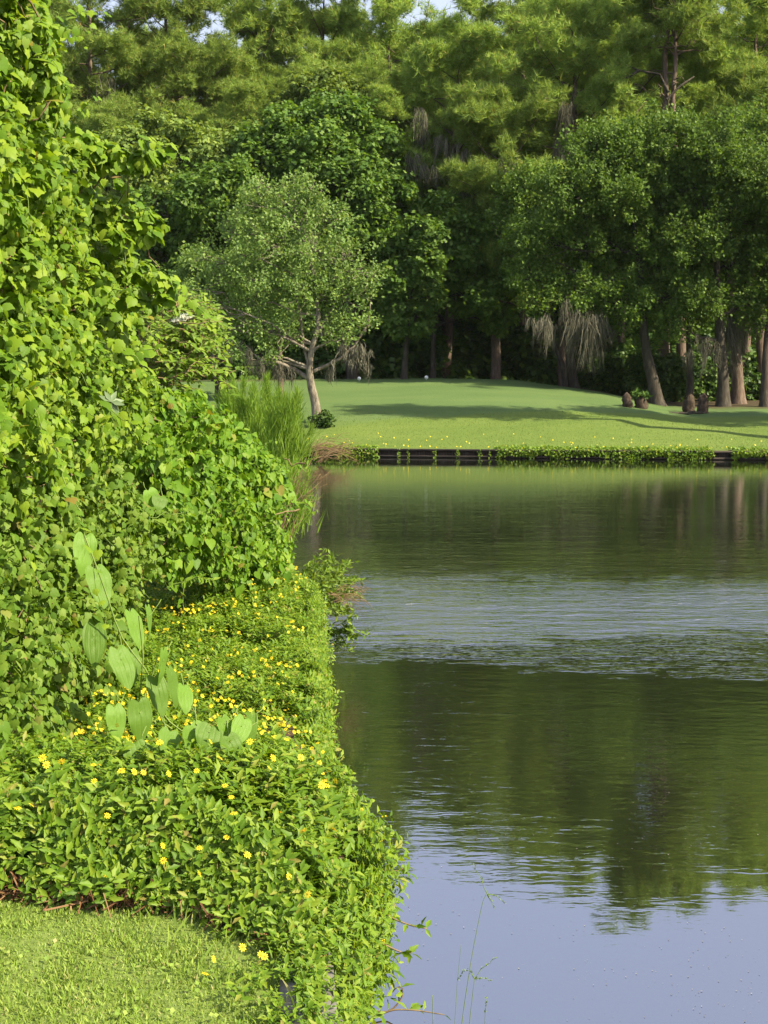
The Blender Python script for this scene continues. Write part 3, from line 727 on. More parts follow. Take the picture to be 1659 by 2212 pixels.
root = thing('fallen_log', 'weathered fallen branch lying on the grass by the palm stump', 'log', b)
g = Geo(); g.tube(bend_line(b + (-.6, .1, .06), b + (1.0, -.1, .07), 7, .03), np.linspace(.07, .04, 7), 7); g.obj('stem', M['bark'], root, True)
g = Geo(); g.tube(bend_line(b + (.2, 0, .08), b + (.9, -.25, .16), 5, .04), np.linspace(.035, .012, 5), 5); g.obj('twig', M['bark'], root, True)
def ball(c, r, n=14):
    th = np.linspace(0, math.pi, n); pts = np.stack([0 * th + c[0], 0 * th + c[1], c[2] - r * np.cos(th)], -1)
    g = Geo(); g.tube(pts, np.maximum(r * np.sin(th), 1e-4), 18); return g
for px, d, lab in ((921, 71.5, 'white ball tee marker on the crest, clear of the tree'), (776, 71.5, 'white ball tee marker half hidden by hanging moss')):
    b = P(px, 818, d); b[2] = float(far_h(b[0], b[1]))
    root = thing('tee_marker', lab, 'tee marker', b, 'white tee markers on the crest')
    ball(b + (0, 0, .13), .10).obj('marker_ball', M['white'], root, True)
    g = Geo(); g.tube([b + (0, 0, -.1), b + (0, 0, .05)], [.02, .02], 8); g.obj('spike', M['white'], root)

# ------------------------------------------------------------------ hardwoods of the wood's front row
GK = dict(mat='gum', lsize=.22, dens=42, tmpl=STAR)
gum = 'hardwood tree'
build_leafy('hardwood_tree', 'large dark green hardwood behind the lone pale tree', gum, (765, 830),
    [(650, 300, 78), (730, 270, 80), (570, 350, 72), (800, 330, 72), (650, 400, 100), (760, 410, 95), (845, 440, 60), (600, 490, 90), (780, 520, 90), (860, 540, 60), (840, 650, 50), (720, 480, 90), (690, 330, 80)], 77, clump=.3, tr_r=.32, **GK)
build_leafy('hardwood_tree', 'leafy hardwood with low sunlit sprays above the crest', gum, (872, 826),
    [(905, 590, 40), (880, 640, 46), (925, 640, 30), (895, 690, 38), (860, 700, 30), (930, 560, 34), (850, 600, 40), (915, 510, 40)], 73.5, clump=.38, tr_r=.2, trunk=[(875, 780), (880, 700), (895, 600)], **GK)
build_leafy('hardwood_tree', 'shaded slender hardwood in the dark gap above the white marker', gum, (935, 828),
    [(1000, 500, 60), (970, 560, 56), (1030, 560, 56), (960, 470, 50), (1040, 640, 50), (1000, 640, 44), (1080, 610, 44), (1070, 690, 36), (1055, 500, 50)], 76, clump=.34, tr_r=.16, trunk=[(935, 740), (945, 640), (990, 540)], **GK)
build_leafy('hardwood_tree', 'dark hardwood left of the pale tree behind the vine thicket', gum, (470, 824),
    [(430, 430, 70), (500, 400, 60), (380, 500, 66), (460, 520, 70), (400, 590, 60), (340, 560, 60), (470, 610, 60), (330, 460, 60)], 74, clump=.34, tr_r=.24, **GK)
build_leafy('hardwood_tree', 'bushy hardwood rising above the dark one at the left', gum, (400, 826),
    [(400, 340, 70), (470, 330, 56), (330, 390, 66), (420, 400, 60), (280, 330, 60), (340, 300, 56)], 79, clump=.34, tr_r=.26, **dict(GK, mat='olive'))
build_leafy('hardwood_tree', 'mossy hardwood seen through the lower left of the pale tree', gum, (472, 826),
    [(450, 640, 50), (490, 600, 50), (430, 580, 44), (500, 680, 44), (440, 720, 36)], 66, 'mid', .18, 60, QUAD, clump=.36, tr_r=.17)
t2 = build_leafy('hardwood_tree', 'tree with reddish trunk standing just behind the pale tree', gum, (607, 846),
    [(600, 640, 60), (560, 560, 60), (640, 570, 60), (590, 700, 46), (540, 660, 50)], 64, 'mid', .18, 55, QUAD, clump=.36, tr_r=.17, bark='pinebark', trunk=[(606, 800), (604, 740), (600, 640)])
add_moss(t2, [(510, 745, 75, 26, 34), (480, 760, 60, 22, 20), (600, 790, 50, 24, 20), (555, 765, 70, 26, 26)], 63, 12)
build_leafy('hardwood_tree', 'sunlit hardwood crown over the dark one, left of centre', gum, (700, 826),
    [(720, 215, 60), (660, 215, 50), (790, 240, 52), (600, 260, 50), (830, 270, 46)], 81, clump=.32, tr_r=.28, **dict(GK, mat='olive'))
# dark undergrowth closing the foot of the wood: bushes in a row
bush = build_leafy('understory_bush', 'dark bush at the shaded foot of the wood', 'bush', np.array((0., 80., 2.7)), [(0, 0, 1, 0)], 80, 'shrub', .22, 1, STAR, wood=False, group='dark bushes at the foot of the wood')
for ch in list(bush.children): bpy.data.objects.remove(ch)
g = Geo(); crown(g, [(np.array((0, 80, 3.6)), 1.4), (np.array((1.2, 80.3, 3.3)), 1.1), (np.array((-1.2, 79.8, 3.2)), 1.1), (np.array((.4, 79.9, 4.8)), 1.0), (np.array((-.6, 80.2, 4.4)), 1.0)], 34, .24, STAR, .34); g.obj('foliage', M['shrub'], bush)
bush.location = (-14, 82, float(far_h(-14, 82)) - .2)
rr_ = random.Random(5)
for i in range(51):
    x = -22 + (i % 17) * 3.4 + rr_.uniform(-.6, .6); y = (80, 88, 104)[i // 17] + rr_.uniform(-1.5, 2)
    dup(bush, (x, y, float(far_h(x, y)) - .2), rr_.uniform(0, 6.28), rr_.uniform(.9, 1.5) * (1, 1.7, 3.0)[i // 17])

# ------------------------------------------------------------------ pines
def pine_at(label, px, top, d, seed, cs, wide, **kw):
    b = P(px, 830, d); b[2] = float(far_h(b[0], b[1]))
    H = P(px, top, d)[2] - b[2]
    return build_pine('pine_tree', label, b, seed, H, cs, wide, **kw)
pA = pine_at('tall pine with full sunlit crown over the centre of the wood', 1120, -10, 84, 11, .42, 4.6, mossn=5)
pB = pine_at('pine draped with grey moss left of the right hand oaks', 960, 95, 80, 12, .36, 4.6, mossn=10, lean=(.6, 0), cat='pine tree')
pC = pine_at('thick trunked mossy pine rising behind the dense oak', 1222, 70, 78, 13, .42, 4.4, mossn=6, trunk_r=.36)
pD = pine_at('straight bare trunked pine under the narrow sky slit', 1438, -55, 76, 14, .92, 3.0, trunk_r=.34, dens=.7, nl=16)
pE = pine_at('thin leaning pine beside the straight bare trunk', 1482, -35, 75.5, 15, .84, 3.0, trunk_r=.26, lean=(-1.1, 0), dens=.8, nl=15)
pF = pine_at('pine with crown cut by the right edge above the oaks', 1610, -25, 84, 16, .52, 4.6, mossn=2)
pG = pine_at('bright green pine top left of the main sky gap', 850, 15, 88, 17, .45, 4.8, lean=(.3, 0))
pH = pine_at('pine with forked bare branches in its upper left crown', 350, -60, 86, 18, .48, 4.8, mossn=2)
pI = pine_at('pine over the small sky notch at the top left', 560, 5, 90, 19, .42, 5.0)
pJ = pine_at('broad pine at the upper left beside the vine column', 210, -70, 84, 20, .45, 4.8, mossn=4)
pK = pine_at('rounded pine crown between the two left sky gaps', 700, -30, 90, 21, .42, 4.8)
pL = pine_at('tall crowned pine just right of the main sky gap', 1260, -60, 90, 22, .45, 4.8)
pM = pine_at('sunlit pine crown left of the narrow sky slit', 1335, -5, 86, 23, .46, 4.4)
pN = pine_at('low golden green pine at the right edge over the oaks', 1640, 170, 76, 24, .45, 3.6)
pO = pine_at('young pine with yellowish needles in front of the mossy pines', 1070, 240, 77, 25, .30, 3.6, mossn=5)
add_moss(pB, [(905, 250, 130, 14, 30), (900, 330, 90, 22, 34), (960, 300, 100, 40, 40), (1000, 330, 110, 30, 50), (1025, 350, 130, 34, 70), (1045, 380, 80, 20, 40), (930, 360, 60, 20, 24)], 77, 21)
add_moss(pC, [(1222, 230, 110, 20, 60), (1205, 300, 80, 16, 30), (1235, 330, 70, 16, 30), (1170, 380, 60, 20, 24)], 76, 22)
add_moss(pJ, [(228, 170, 90, 16, 40), (240, 220, 70, 16, 30), (180, 230, 60, 12, 20)], 82, 23)
g = Geo()
for pts in ([(1444, 200), (1425, 160), (1380, 152), (1350, 140)], [(1440, 215), (1470, 185), (1500, 165)], [(1380, 152), (1360, 165), (1335, 172)]):
    g.tube(np.array([P(a, b, 75.6) for a, b in pts]), np.linspace(.09, .03, len(pts)), 5)
g.obj('dead_limb', M['bark'], pD, True)
src = [pA, pB, pC, pG, pH, pI, pK, pM]
rr_ = random.Random(9)
spots = []
for x, d, top in [(90, 88, -40), (150, 95, 20), (290, 94, 40), (430, 96, 90), (500, 99, 60), (640, 98, 60), (780, 97, 30), (890, 100, 70), (1010, 99, 95), (1080, 96, 30), (1160, 99, 0), (1300, 98, -45), (1530, 97, 0), (1580, 92, 20), (1690, 90, -190), (1720, 98, -60), (20, 92, -30),
                  (120, 82, 170), (250, 80, 220), (460, 83, 190), (560, 84, 150), (650, 85, 130), (780, 84, 130), (870, 80, 190), (1330, 82, 170), (1550, 82, 130)]:
    spots.append((x, d, top))
def hgt(root):
    return max(v for v in (c.bound_box[6][2] for c in root.children))
for i, (px, d, top) in enumerate(spots):
    o = src[(i * 3 + 1) % len(src)]
    b = P(px, 830, d); b[2] = float(far_h(b[0], b[1]))
    H = P(px, top, d)[2] - b[2]; s_ = H / hgt(o)
    front = d < 86
    dup(o, b, rr_.uniform(0, 6.28), (s_ * (1.12 if front else 1), s_ * (1.12 if front else 1), s_), 'pine among the lower crowns of the wood' if front else 'tall pine in the back rows of the wood', 'lower pines of the wood' if front else 'pines in the back rows')
# mixed hardwood copies that close the wood behind the front row
hw = [o for o in COL.objects if o.name.startswith('hardwood_tree') and o.parent is None]
for i in range(18):
    o = hw[(0, 4, 3, 7)[i % 4]]
    L = np.array(o.location); x = -27 + i * 3.4 + rr_.uniform(-1, 1); y = 90 + (i % 3) * 5 + rr_.uniform(-1, 1)
    dup(o, (x, y, float(far_h(x, y))), rr_.uniform(-.6, .6), rr_.uniform(.8, 1.05), 'dark hardwood filling the depth of the wood', 'hardwoods deep in the wood')

# ------------------------------------------------------------------ far bank ground cover and rough grass
g = Geo()
n = 16000
x = RNG.uniform(-4, 17, n); u = RNG.random(n)
mask = ((x > 4.15) & (x < 11.85)) | (x > 12.5) | (x < -.2) & (x > -2.6)
thin = hash_noise(x, x * 0, 1.3, 8)
mask &= RNG.random(n) < .35 + 1.1 * thin
x = x[mask]; u = u[mask]; n = len(x)
drop = RNG.random(n) ** .8 * (.18 + .34 * hash_noise(x, x * 0 + 3, 1.7, 12))
top = RNG.random(n) < .35
y = D0(x) - np.where(top, -RNG.random(n) * .5, .12 + .16 * RNG.random(n))
z = np.where(top, (.34 + .10 * RNG.random(n)), .37 - drop)
q = np.stack([x, y, np.maximum(z, .02)], -1)
nn = nrm(rdir(n) * .8 + np.array((.2, -.6, .7))); g.inst(QUAD[0], QUAD[1], q, basis(nn, nrm(rdir(n) + (0, 0, -.6))), .09 * (.7 + .7 * RNG.random(n)))
# thin runners trailing down the bare boards
for xx in (.55, 2.75, 3.55, .9, 3.9, 1.9):
    k = 26; zz = np.linspace(.35, .03, k); q = np.stack([xx + RNG.normal(size=k) * .035, D0(xx) - .2 + 0 * zz, zz], -1)
    g.inst(QUAD[0], QUAD[1], q, basis(nrm(rdir(k) * .6 + np.array((.2, -.8, .4))), nrm(rdir(k) + (0, 0, -.8))), .07)
tag(g.obj('creeping_ground_cover', M['daisy']), 'leafy creeper hanging over the far timber wall', 'ground cover', kind='stuff')
g = Geo(); n = 45000
x = RNG.uniform(-7, 19, n); u = RNG.random(n) * 8.5
y = D0(x) + .12 + u; z = far_h(x, y)
k = RNG.random(n) < np.clip(1.35 - u / 8.0, .25, 1); x, y, z = x[k], y[k], z[k]; n = len(x)
BL = (np.array([(-.12, 0, 0), (.12, 0, 0), (0, 0, 1)], float), np.array([[0, 1, 2]]))
tip = rdir(n) * .55 + np.array((0, 0, 1)); 
yv = nrm(tip); xv = nrm(np.cross(yv, rdir(n))); Rm = np.stack([xv, np.cross(yv, xv), yv], -1)
g.inst(BL[0], BL[1], np.stack([x, y, z - .01], -1), Rm, .03 + .045 * RNG.random(n))
tag(g.obj('rough_grass', M['rough_blades']), 'unmown yellow green grass on the far bank', 'grass', kind='stuff')
g = Geo(); n = 110
x = RNG.uniform(-5, 17, n); y = D0(x) + .1 + RNG.random(n) ** 2 * 2.4; q = np.stack([x, y, far_h(x, y) + .08], -1)
g.inst(STAR[0], STAR[1], q, basis(nrm(rdir(n) * .5 + np.array((.2, -.6, .6))), rdir(n)), .055)
tag(g.obj('far_flowers', M['petal']), 'tiny yellow flowers scattered in the far bank grass', 'flowers', kind='stuff')

# ------------------------------------------------------------------ plants of the left bank between thicket and far bank
def plume_bush(name, label, cat, stems, d, mat, spread=.10, n_str=70, ln=.28, wd=.006):
    b = P(stems[0][0], stems[0][1], d)
    root = thing(name, label, cat, b)
    gs, gf = Geo(), Geo()
    for (bx_, by_, tx, ty, sp) in stems:
        dd = d + RNG.normal() * .3
        p = bend_line(P(bx_, by_, dd), P(tx, ty, dd), 8, .03)
        gs.tube(p, np.linspace(.008, .002, 8), 4)
        n = int(n_str * np.linalg.norm(p[-1] - p[0]) / .8)
        t = RNG.random(n) ** .75; q = np.stack([np.interp(t, np.linspace(0, 1, 8), p[:, k]) for k in range(3)], -1)
        q += RNG.normal(size=(n, 3)) * sp * (1.05 - t)[:, None] * np.array((1, 1, .4))
        ax = nrm(p[-1] - p[0])
        yv = nrm(ax * 1.0 + RNG.normal(size=(n, 3)) * .32); xv = nrm(np.cross(yv, rdir(n))); Rm = np.stack([xv, np.cross(yv, xv), yv], -1)
        tv = np.array([(-wd / ln, 0, 0), (wd / ln, 0, 0), (wd * .8 / ln, 0.03, .55), (0, 0, 1)]); tf = np.array([[0, 1, 2], [0, 2, 3]])
        gf.inst(tv, tf, q, Rm, ln * (.6 + .7 * RNG.random(n)) * (1.1 - .45 * t))
    gs.obj('stem', M['greenstem'], root, True); gf.obj('foliage', M[mat], root)
    return root
st = []
for i in range(26):
    bx_ = random.gauss(540, 30); st.append((bx_, 990, bx_ + random.gauss(-8, 26), random.uniform(815, 900), .16))
plume_bush('dog_fennel', 'feathery upright green weed clump nearest the vine thicket', 'weed', st, 25, 'fennel', n_str=190)
st = []
for i in range(22):
    bx_ = random.gauss(605, 24); st.append((bx_, 1010, bx_ + random.gauss(6, 20), random.uniform(845, 930), .16))
plume_bush('dog_fennel', 'feathery weed clump in front of the far lawn, right of its twin', 'weed', st, 23, 'fennel', n_str=190)
st = []
for i in range(14):
    bx_ = random.gauss(612, 16); st.append((bx_, 1150 + random.uniform(-25, 25), bx_ + random.gauss(10, 14), random.uniform(1000, 1090), .14))
plume_bush('dog_fennel', 'soft green weeds drooping to the water below the feathery clumps', 'weed', st, 19, 'fennel', n_str=150)
def twig_bush(name, label, cat, bases, d, tips, n, mat, r=.006):
    root = thing(name, label, cat, P(bases[0][0], bases[0][1], d))
    g = Geo()
    for i in range(n):
        b_ = random.choice(bases); t_ = random.choice(tips); dd = d + random.gauss(0, .3)
        p = bend_line(P(b_[0] + random.gauss(0, 5), b_[1] + random.gauss(0, 3), dd), P(t_[0] + random.gauss(0, 10), t_[1] + random.gauss(0, 9), dd), 7, .05, .12)
        g.tube(p, np.linspace(r, r * .3, 7), 4)
    g.obj('twig', M[mat], root)
    return root
twig_bush('dead_brush', 'dry brown brush at the left end of the far wall', 'brush', [(660, 975), (680, 985), (690, 995)], 46, [(700, 962), (730, 965), (755, 960), (740, 985), (765, 972), (690, 962), (760, 985)], 75, 'deadgrass', .013)
twig_bush('dead_twigs', 'bare reddish twigs arching over the water below the weeds', 'twigs', [(610, 1140), (600, 1100), (620, 1170)], 18.5, [(690, 1020), (705, 1045), (665, 1000), (680, 1080), (650, 1040)], 34, 'deadgrass', .006)
# sprawling weed at the water's edge
root = thing('shoreline_weed', 'sprawling thin leaved weed leaning over the pond edge', 'weed', P(690, 1290, 12.3))
gs, gf = Geo(), Geo()
for i in range(60):
    b_ = (random.gauss(680, 22), random.gauss(1275, 26)); ang_ = random.uniform(-.5, 1.25); L_ = random.uniform(40, 105)
    dd = 12.2 + random.gauss(0, .4)
    p = bend_line(P(*b_, dd), P(b_[0] + math.cos(ang_) * L_ * .8, b_[1] - math.sin(ang_) * L_ * .85 + random.gauss(0, 8), dd), 7, .05, .10)
    gs.tube(p, np.linspace(.005, .002, 7), 4)
    n = 34; t = RNG.random(n); q = np.stack([np.interp(t, np.linspace(0, 1, 7), p[:, k]) for k in range(3)], -1) + RNG.normal(size=(n, 3)) * .012
    gf.inst(LANCE[0], LANCE[1], q, basis(rdir(n) + (0, 0, .5), nrm(rdir(n) + (0.2, 0, .5))), .035 + .03 * RNG.random(n))
gs.obj('stem', M['greenstem'], root); gf.obj('foliage', M['elder'], root)
twig_bush('dry_grass_tuft', 'dry brown grass tuft hanging over the water past the daisies', 'grass tuft', [(715, 1285), (722, 1300), (735, 1270)], 11.9, [(775, 1290), (790, 1305), (765, 1320), (750, 1310), (795, 1275)], 55, 'deadgrass', .003)
root = thing('willow_sprig', 'narrow leaved sprig dipping towards the water by the daisy bed', 'sprig', P(715, 1370, 10.2))
gs, gf = Geo(), Geo()
for i in range(16):
    p = bend_line(P(706, 1370 + random.gauss(0, 20), 10.2), P(755 + random.gauss(10, 18), 1368 + random.gauss(0, 26), 10.1), 6, .05, .05); gs.tube(p, np.linspace(.005, .002, 6), 4)
    n = 14; t = .3 + .7 * RNG.random(n); q = np.stack([np.interp(t, np.linspace(0, 1, 6), p[:, k]) for k in range(3)], -1)
    gf.inst(LANCE[0], LANCE[1], q, basis(rdir(n) + (0, 0, .5), nrm(rdir(n) * .7 + (0.5, 0, -.1))), .032 + .03 * RNG.random(n))
gs.obj('stem', M['greenstem'], root); gf.obj('foliage', M['elder'], root)

# ------------------------------------------------------------------ the vine thicket on the left
def inside(poly, x, y):
    n = len(poly); c = False; j = n - 1
    for i in range(n):
        if (poly[i][1] > y) != (poly[j][1] > y) and x < (poly[j][0] - poly[i][0]) * (y - poly[i][1]) / (poly[j][1] - poly[i][1]) + poly[i][0]: c = not c
        j = i
    return c
def edge_dist(poly, x, y):
    a = np.array(poly, float); b = np.roll(a, -1, 0); p = np.array((x, y)); ab = b - a
    t = np.clip(((p - a) * ab).sum(1) / (ab * ab).sum(1), 0, 1)
    return np.linalg.norm(a + ab * t[:, None] - p, axis=1).min()
def blob_fill(poly, n, rlo, rhi, dfun, layers=((0, 1), (.35, .9), (.8, .8)), seed=1):
    rng = random.Random(seed); xs = [p[0] for p in poly]; ys_ = [p[1] for p in poly]; out = []
    for off, frac in layers:
        k = 0; tries = 0
        while k < n * frac and tries < n * 60:
            tries += 1
            x, y = rng.uniform(min(xs), max(xs)), rng.uniform(min(ys_), max(ys_)); r = rng.uniform(rlo, rhi)
            if not inside(poly, x, y) or edge_dist(poly, x, y) < r * .72: continue
            d = dfun(x, y) + off + rng.gauss(0, .12)
            out.append((P(x, y, d), r / FV * d)); k += 1
    return out
TD = lambda x, y: 5.1 + np.clip(x, -60, 640) / 600 * 4.4 + .5 * np.clip((1650 - y) / 1650, 0, 1)
def vine_leaves(g, blobs, dens, size, tmpl, rng_seed, camw=.35, flat=.4, cull=.72, tipdown=.8, sunw=.28):
    rng = np.random.default_rng(rng_seed)
    C = np.array([b[0] for b in blobs]); Rr = np.array([b[1] for b in blobs]); pos, out = [], []
    for c, r in zip(C, Rr):
        n = int(4 * math.pi * r * r * dens); d = nrm(rng.normal(size=(n, 3)))
        rad = r * np.where(rng.random(n) < .8, .8 + .32 * rng.random(n), .35 + .5 * rng.random(n))
        p = c + d * rad[:, None]
        k = (np.linalg.norm(p[:, None] - C[None], axis=-1) / Rr[None]).min(1) > cull * rng.random(n) ** .3
        pos.append(p[k]); out.append(d[k])
    pos, out = np.concatenate(pos), np.concatenate(out); n = len(pos)
    sdir = np.array(SUND)
    nn = nrm(out * .5 + sdir * sunw + np.array((0, -camw * .5, .12)) + nrm(rng.normal(size=(n, 3))) * flat)
    tip = nrm(out * .25 + np.array((0, 0, -tipdown)) + nrm(rng.normal(size=(n, 3))) * .5)
    big = (.6 + .75 * rng.random(n) ** 1.6)
    g.inst(tmpl[0], tmpl[1], pos, basis(nn, tip), size * big)
    return n
def runners(g, gs, blobs, n, size, tmpl, seed, lo=.16, hi=.42):
    """loose shoots that leave the tangle and hang or reach outward"""
    rng = np.random.default_rng(seed); cc = np.mean([b[0] for b in blobs], 0)
    for i in range(n):
        c, r = blobs[int(rng.integers(len(blobs)))]
        d = nrm(nrm(c - cc) * .5 + np.array((.35, -.45, .15)) + rng.normal(size=3) * .45); l = lo + (hi - lo) * rng.random()
        t = np.linspace(0, 1, 9)[:, None]
        p = c + d * r * .7 + d * l * t + np.array((0, 0, -1)) * l * rng.uniform(.1, 1.1) * t ** 2 + rng.normal(size=(9, 3)) * .008
        gs.tube(p, np.linspace(.0028, .0012, 9), 4)
        m = int(5 + l * 26); u = np.linspace(.12, 1, m); q = np.stack([np.interp(u, t[:, 0], p[:, k]) for k in range(3)], -1) + rng.normal(size=(m, 3)) * .012
        nn = nrm(np.array(SUND) * .6 + np.array((0, -.35, .2)) + nrm(rng.normal(size=(m, 3))) * .6); tip = nrm(np.array((0, 0, -.7)) + d * .3 + nrm(rng.normal(size=(m, 3))) * .6)
        g.inst(tmpl[0], tmpl[1], q, basis(nn, tip), size * (1.1 - .7 * u) * (.75 + .5 * rng.random(m)))
def vine_stems(root, blobs, n, seed, r=.006, mat='twig', name='stem'):
    rng = random.Random(seed); g = Geo(); nr = np.random.default_rng(seed)
    for i in range(n):
        a = rng.choice(blobs); near = sorted(blobs, key=lambda b: np.linalg.norm(b[0] - a[0]))[2:14]; b = rng.choice(near)
        p = bend_line(a[0] + nrm(nr.normal(size=3)) * a[1] * .9, b[0] + nrm(nr.normal(size=3)) * b[1] * .9, 7, .06, -.05, nr)
        g.tube(p, np.linspace(r, r * .5, 7) * rng.uniform(.5, 1.2), 5)
    return g.obj(name, M[mat], root, True)

# A: upper grapevine curtain on a small tree
polyA = [(-70, -160), (84, -120), (96, 40), (132, 120), (140, 215), (150, 296), (176, 330), (200, 420), (215, 540), (240, 600), (290, 660), (300, 740), (330, 800), (372, 840), (320, 960), (210, 1030), (90, 1080), (-70, 1100)]
bA = blob_fill(polyA, 128, 26, 64, TD, seed=3)
NA = len(bA)
def arm(pts, r0, r1, d0):
    out = []
    for i, (x, y) in enumerate(pts):
        r = r0 + (r1 - r0) * i / (len(pts) - 1); out.append((P(x, y, d0 + .08 * math.sin(i * 1.9)), r / FV * d0))
    return out
bA += arm([(180, 320), (230, 335), (275, 345), (310, 345), (340, 338)], 34, 15, 6.6)
bA += arm([(240, 460), (285, 470), (320, 480), (348, 484)], 34, 14, 6.8) + arm([(250, 510), (300, 510), (330, 505)], 24, 12, 6.7)
bA += arm([(260, 570), (310, 590), (345, 610), (372, 612)], 34, 13, 7.0) + arm([(290, 640), (330, 650), (350, 640)], 24, 12, 7.0)
bA += arm([(100, 150), (125, 190), (140, 230)], 20, 12, 5.8) + arm([(90, 60), (105, 90)], 18, 10, 5.7)
ga = thing('grapevine', 'tall curtain of bright grape leaves climbing out of the top left corner', 'vine', P(40, 1050, 5.8))
g = Geo(); vine_leaves(g, bA[NA:], 900, .052, GRAPE, 26, flat=.7, sunw=.7); vine_leaves(g, bA, 560, .031, GRAPE, 20, flat=.9, sunw=.5); vine_leaves(g, bA, 150, .056, GRAPE, 21, flat=.75, sunw=.75); gs = Geo(); runners(g, gs, bA, 110, .062, GRAPE, 41); g.obj('foliage', M['grape'], ga); gs.obj('shoot', M['greenstem'], ga)['kind'] = 'stuff'
g = Geo(); vine_leaves(g, bA, 620, .034, GRAPE, 29, flat=1.1); g.obj('old_foliage', M['creeper'], ga)
vine_stems(ga, bA, 150, 31)
g = Geo()
for pts in ([(30, 1500), (40, 1100), (60, 700), (50, 300), (60, -100)], [(60, 1100), (150, 800), (190, 600), (195, 480)]):
    p = np.array([P(a, b, TD(a, b) + .45) for a, b in pts]); tt = np.linspace(0, 1, len(pts)); t3 = np.linspace(0, 1, 14)
    p = np.stack([np.interp(t3, tt, p[:, k]) for k in range(3)], -1) + RNG.normal(size=(14, 3)) * .02; g.tube(p, np.linspace(.035, .012, 14), 7)
g.obj('trunk', M['bark'], ga, True)
# B: lower left dull creeper
polyB = [(-70, 1040), (90, 1030), (210, 1010), (300, 980), (330, 1100), (330, 1240), (300, 1300), (278, 1400), (262, 1480), (210, 1560), (110, 1610), (60, 1690), (-70, 1710)]
bB = blob_fill(polyB, 105, 26, 60, TD, seed=5)
gb = thing('creeper_thicket', 'dull green small leaved creeper tangle at the left edge above the daisies', 'vine', P(60, 1690, 5.2))
g = Geo(); vine_leaves(g, bB, 1100, .034, GRAPE, 22, flat=1.0); vine_leaves(g, bB, 110, .055, GRAPE, 27, flat=.7, sunw=.5); gs = Geo(); runners(g, gs, bB, 60, .045, GRAPE, 42); g.obj('foliage', M['creeper'], gb); gs.obj('shoot', M['greenstem'], gb)['kind'] = 'stuff'
vine_stems(gb, bB, 160, 32, .005)
# C: heart leaved vine on the right shoulder of the thicket
polyC = [(270, 960), (330, 838), (418, 838), (466, 890), (524, 928), (562, 968), (604, 1004), (622, 1060), (600, 1120), (628, 1180), (626, 1238), (560, 1262), (430, 1258), (330, 1262), (310, 1150)]
bC = blob_fill(polyC, 125, 20, 48, lambda x, y: TD(x, y) + .3, seed=6)
bC += arm([(590, 1060), (620, 1085), (640, 1100)], 18, 9, 9.8) + arm([(600, 1000), (640, 1005), (660, 1000)], 12, 6, 9.9) + arm([(480, 890), (510, 900)], 16, 9, 9.0)
gc = thing('heartleaf_vine', 'rounded mound of small heart shaped leaves beside the pond', 'vine', P(480, 1255, 9.2))
g = Geo(); vine_leaves(g, bC, 700, .038, HEART, 23, flat=1.0); vine_leaves(g, bC, 90, .066, HEART, 28, flat=.8, sunw=.8); gs = Geo(); runners(g, gs, bC, 70, .058, HEART, 43, .12, .30); g.obj('foliage', M['heart'], gc); gs.obj('shoot', M['greenstem'], gc)['kind'] = 'stuff'
vine_stems(gc, bC, 130, 33, .006)
# D: elder shrub poking out, white flower heads
def pinnate(g, gs, base, direction, L, nleaf, size):
    d = nrm(np.asarray(direction, float)); p = bend_line(base, base + d * L, 6, .03, .06); gs.tube(p, np.linspace(.004, .0015, 6), 4)
    t = np.linspace(.25, 1, nleaf); q = np.stack([np.interp(t, np.linspace(0, 1, 6), p[:, k]) for k in range(3)], -1)
    sd_ = nrm(np.cross(d, (0, 0, 1)) + 1e-3)
    for s in (-1, 1):
        tip = nrm(np.tile(d * .55 + sd_ * s * .8 + np.array((0, 0, -.15)), (nleaf, 1)) + RNG.normal(size=(nleaf, 3)) * .15)
        g.inst(LANCE[0], LANCE[1], q, basis(np.tile(np.array((.25, -.3, .9)), (nleaf, 1)) + RNG.normal(size=(nleaf, 3)) * .3, tip), size * (.75 + .5 * RNG.random(nleaf)))
gd = thing('elder_shrub', 'feathery leaved shrub with two white flower heads behind the vines', 'shrub', P(380, 830, 9.6))
g, gs = Geo(), Geo()
polyD = [(300, 660), (360, 655), (420, 670), (446, 700), (440, 760), (420, 800), (390, 840), (300, 830)]
for i in range(330):
    while True:
        x, y = random.uniform(290, 460), random.uniform(640, 850)
        if inside(polyD, x, y): break
    a = random.uniform(-.4, 1.9)
    pinnate(g, gs, P(x, y, 9.3 + random.gauss(0, .3)), (math.cos(a), random.gauss(0, .5), math.sin(a) * .9 - .25), random.uniform(.12, .24), 6, .055)
for pts in ([(380, 806), (420, 790), (437, 770), (440, 720)], [(430, 800), (460, 792), (452, 815)], [(400, 795), (445, 815), (478, 822)], [(380, 800), (390, 740), (392, 700)]):
    p = np.array([P(a, b, 9.2) for a, b in pts]); gs.tube(p, np.linspace(.009, .004, len(pts)), 5)
for x, y in ((425, 785), (437, 770), (440, 725), (478, 820), (455, 800), (452, 812), (430, 700), (415, 790)):
    for k in range(3): pinnate(g, gs, P(x, y, 9.2), (random.gauss(.2, .6), random.gauss(0, .4), random.gauss(.2, .6)), .12, 4, .07)
gs.obj('stem', M['twig'], gd); g.obj('foliage', M['elder'], gd)
for x, y in ((386, 693), (401, 684)):
    g = Geo(); k = 260; q = P(x, y, 9.05) + RNG.normal(size=(k, 3)) * np.array((.022, .022, .008)); g.inst(STAR[0], STAR[1], q, basis(rdir(k) * .6 + np.array((0, -.4, .8)), rdir(k)), .012); g.obj('flower_head', M['whiteflower'], gd)
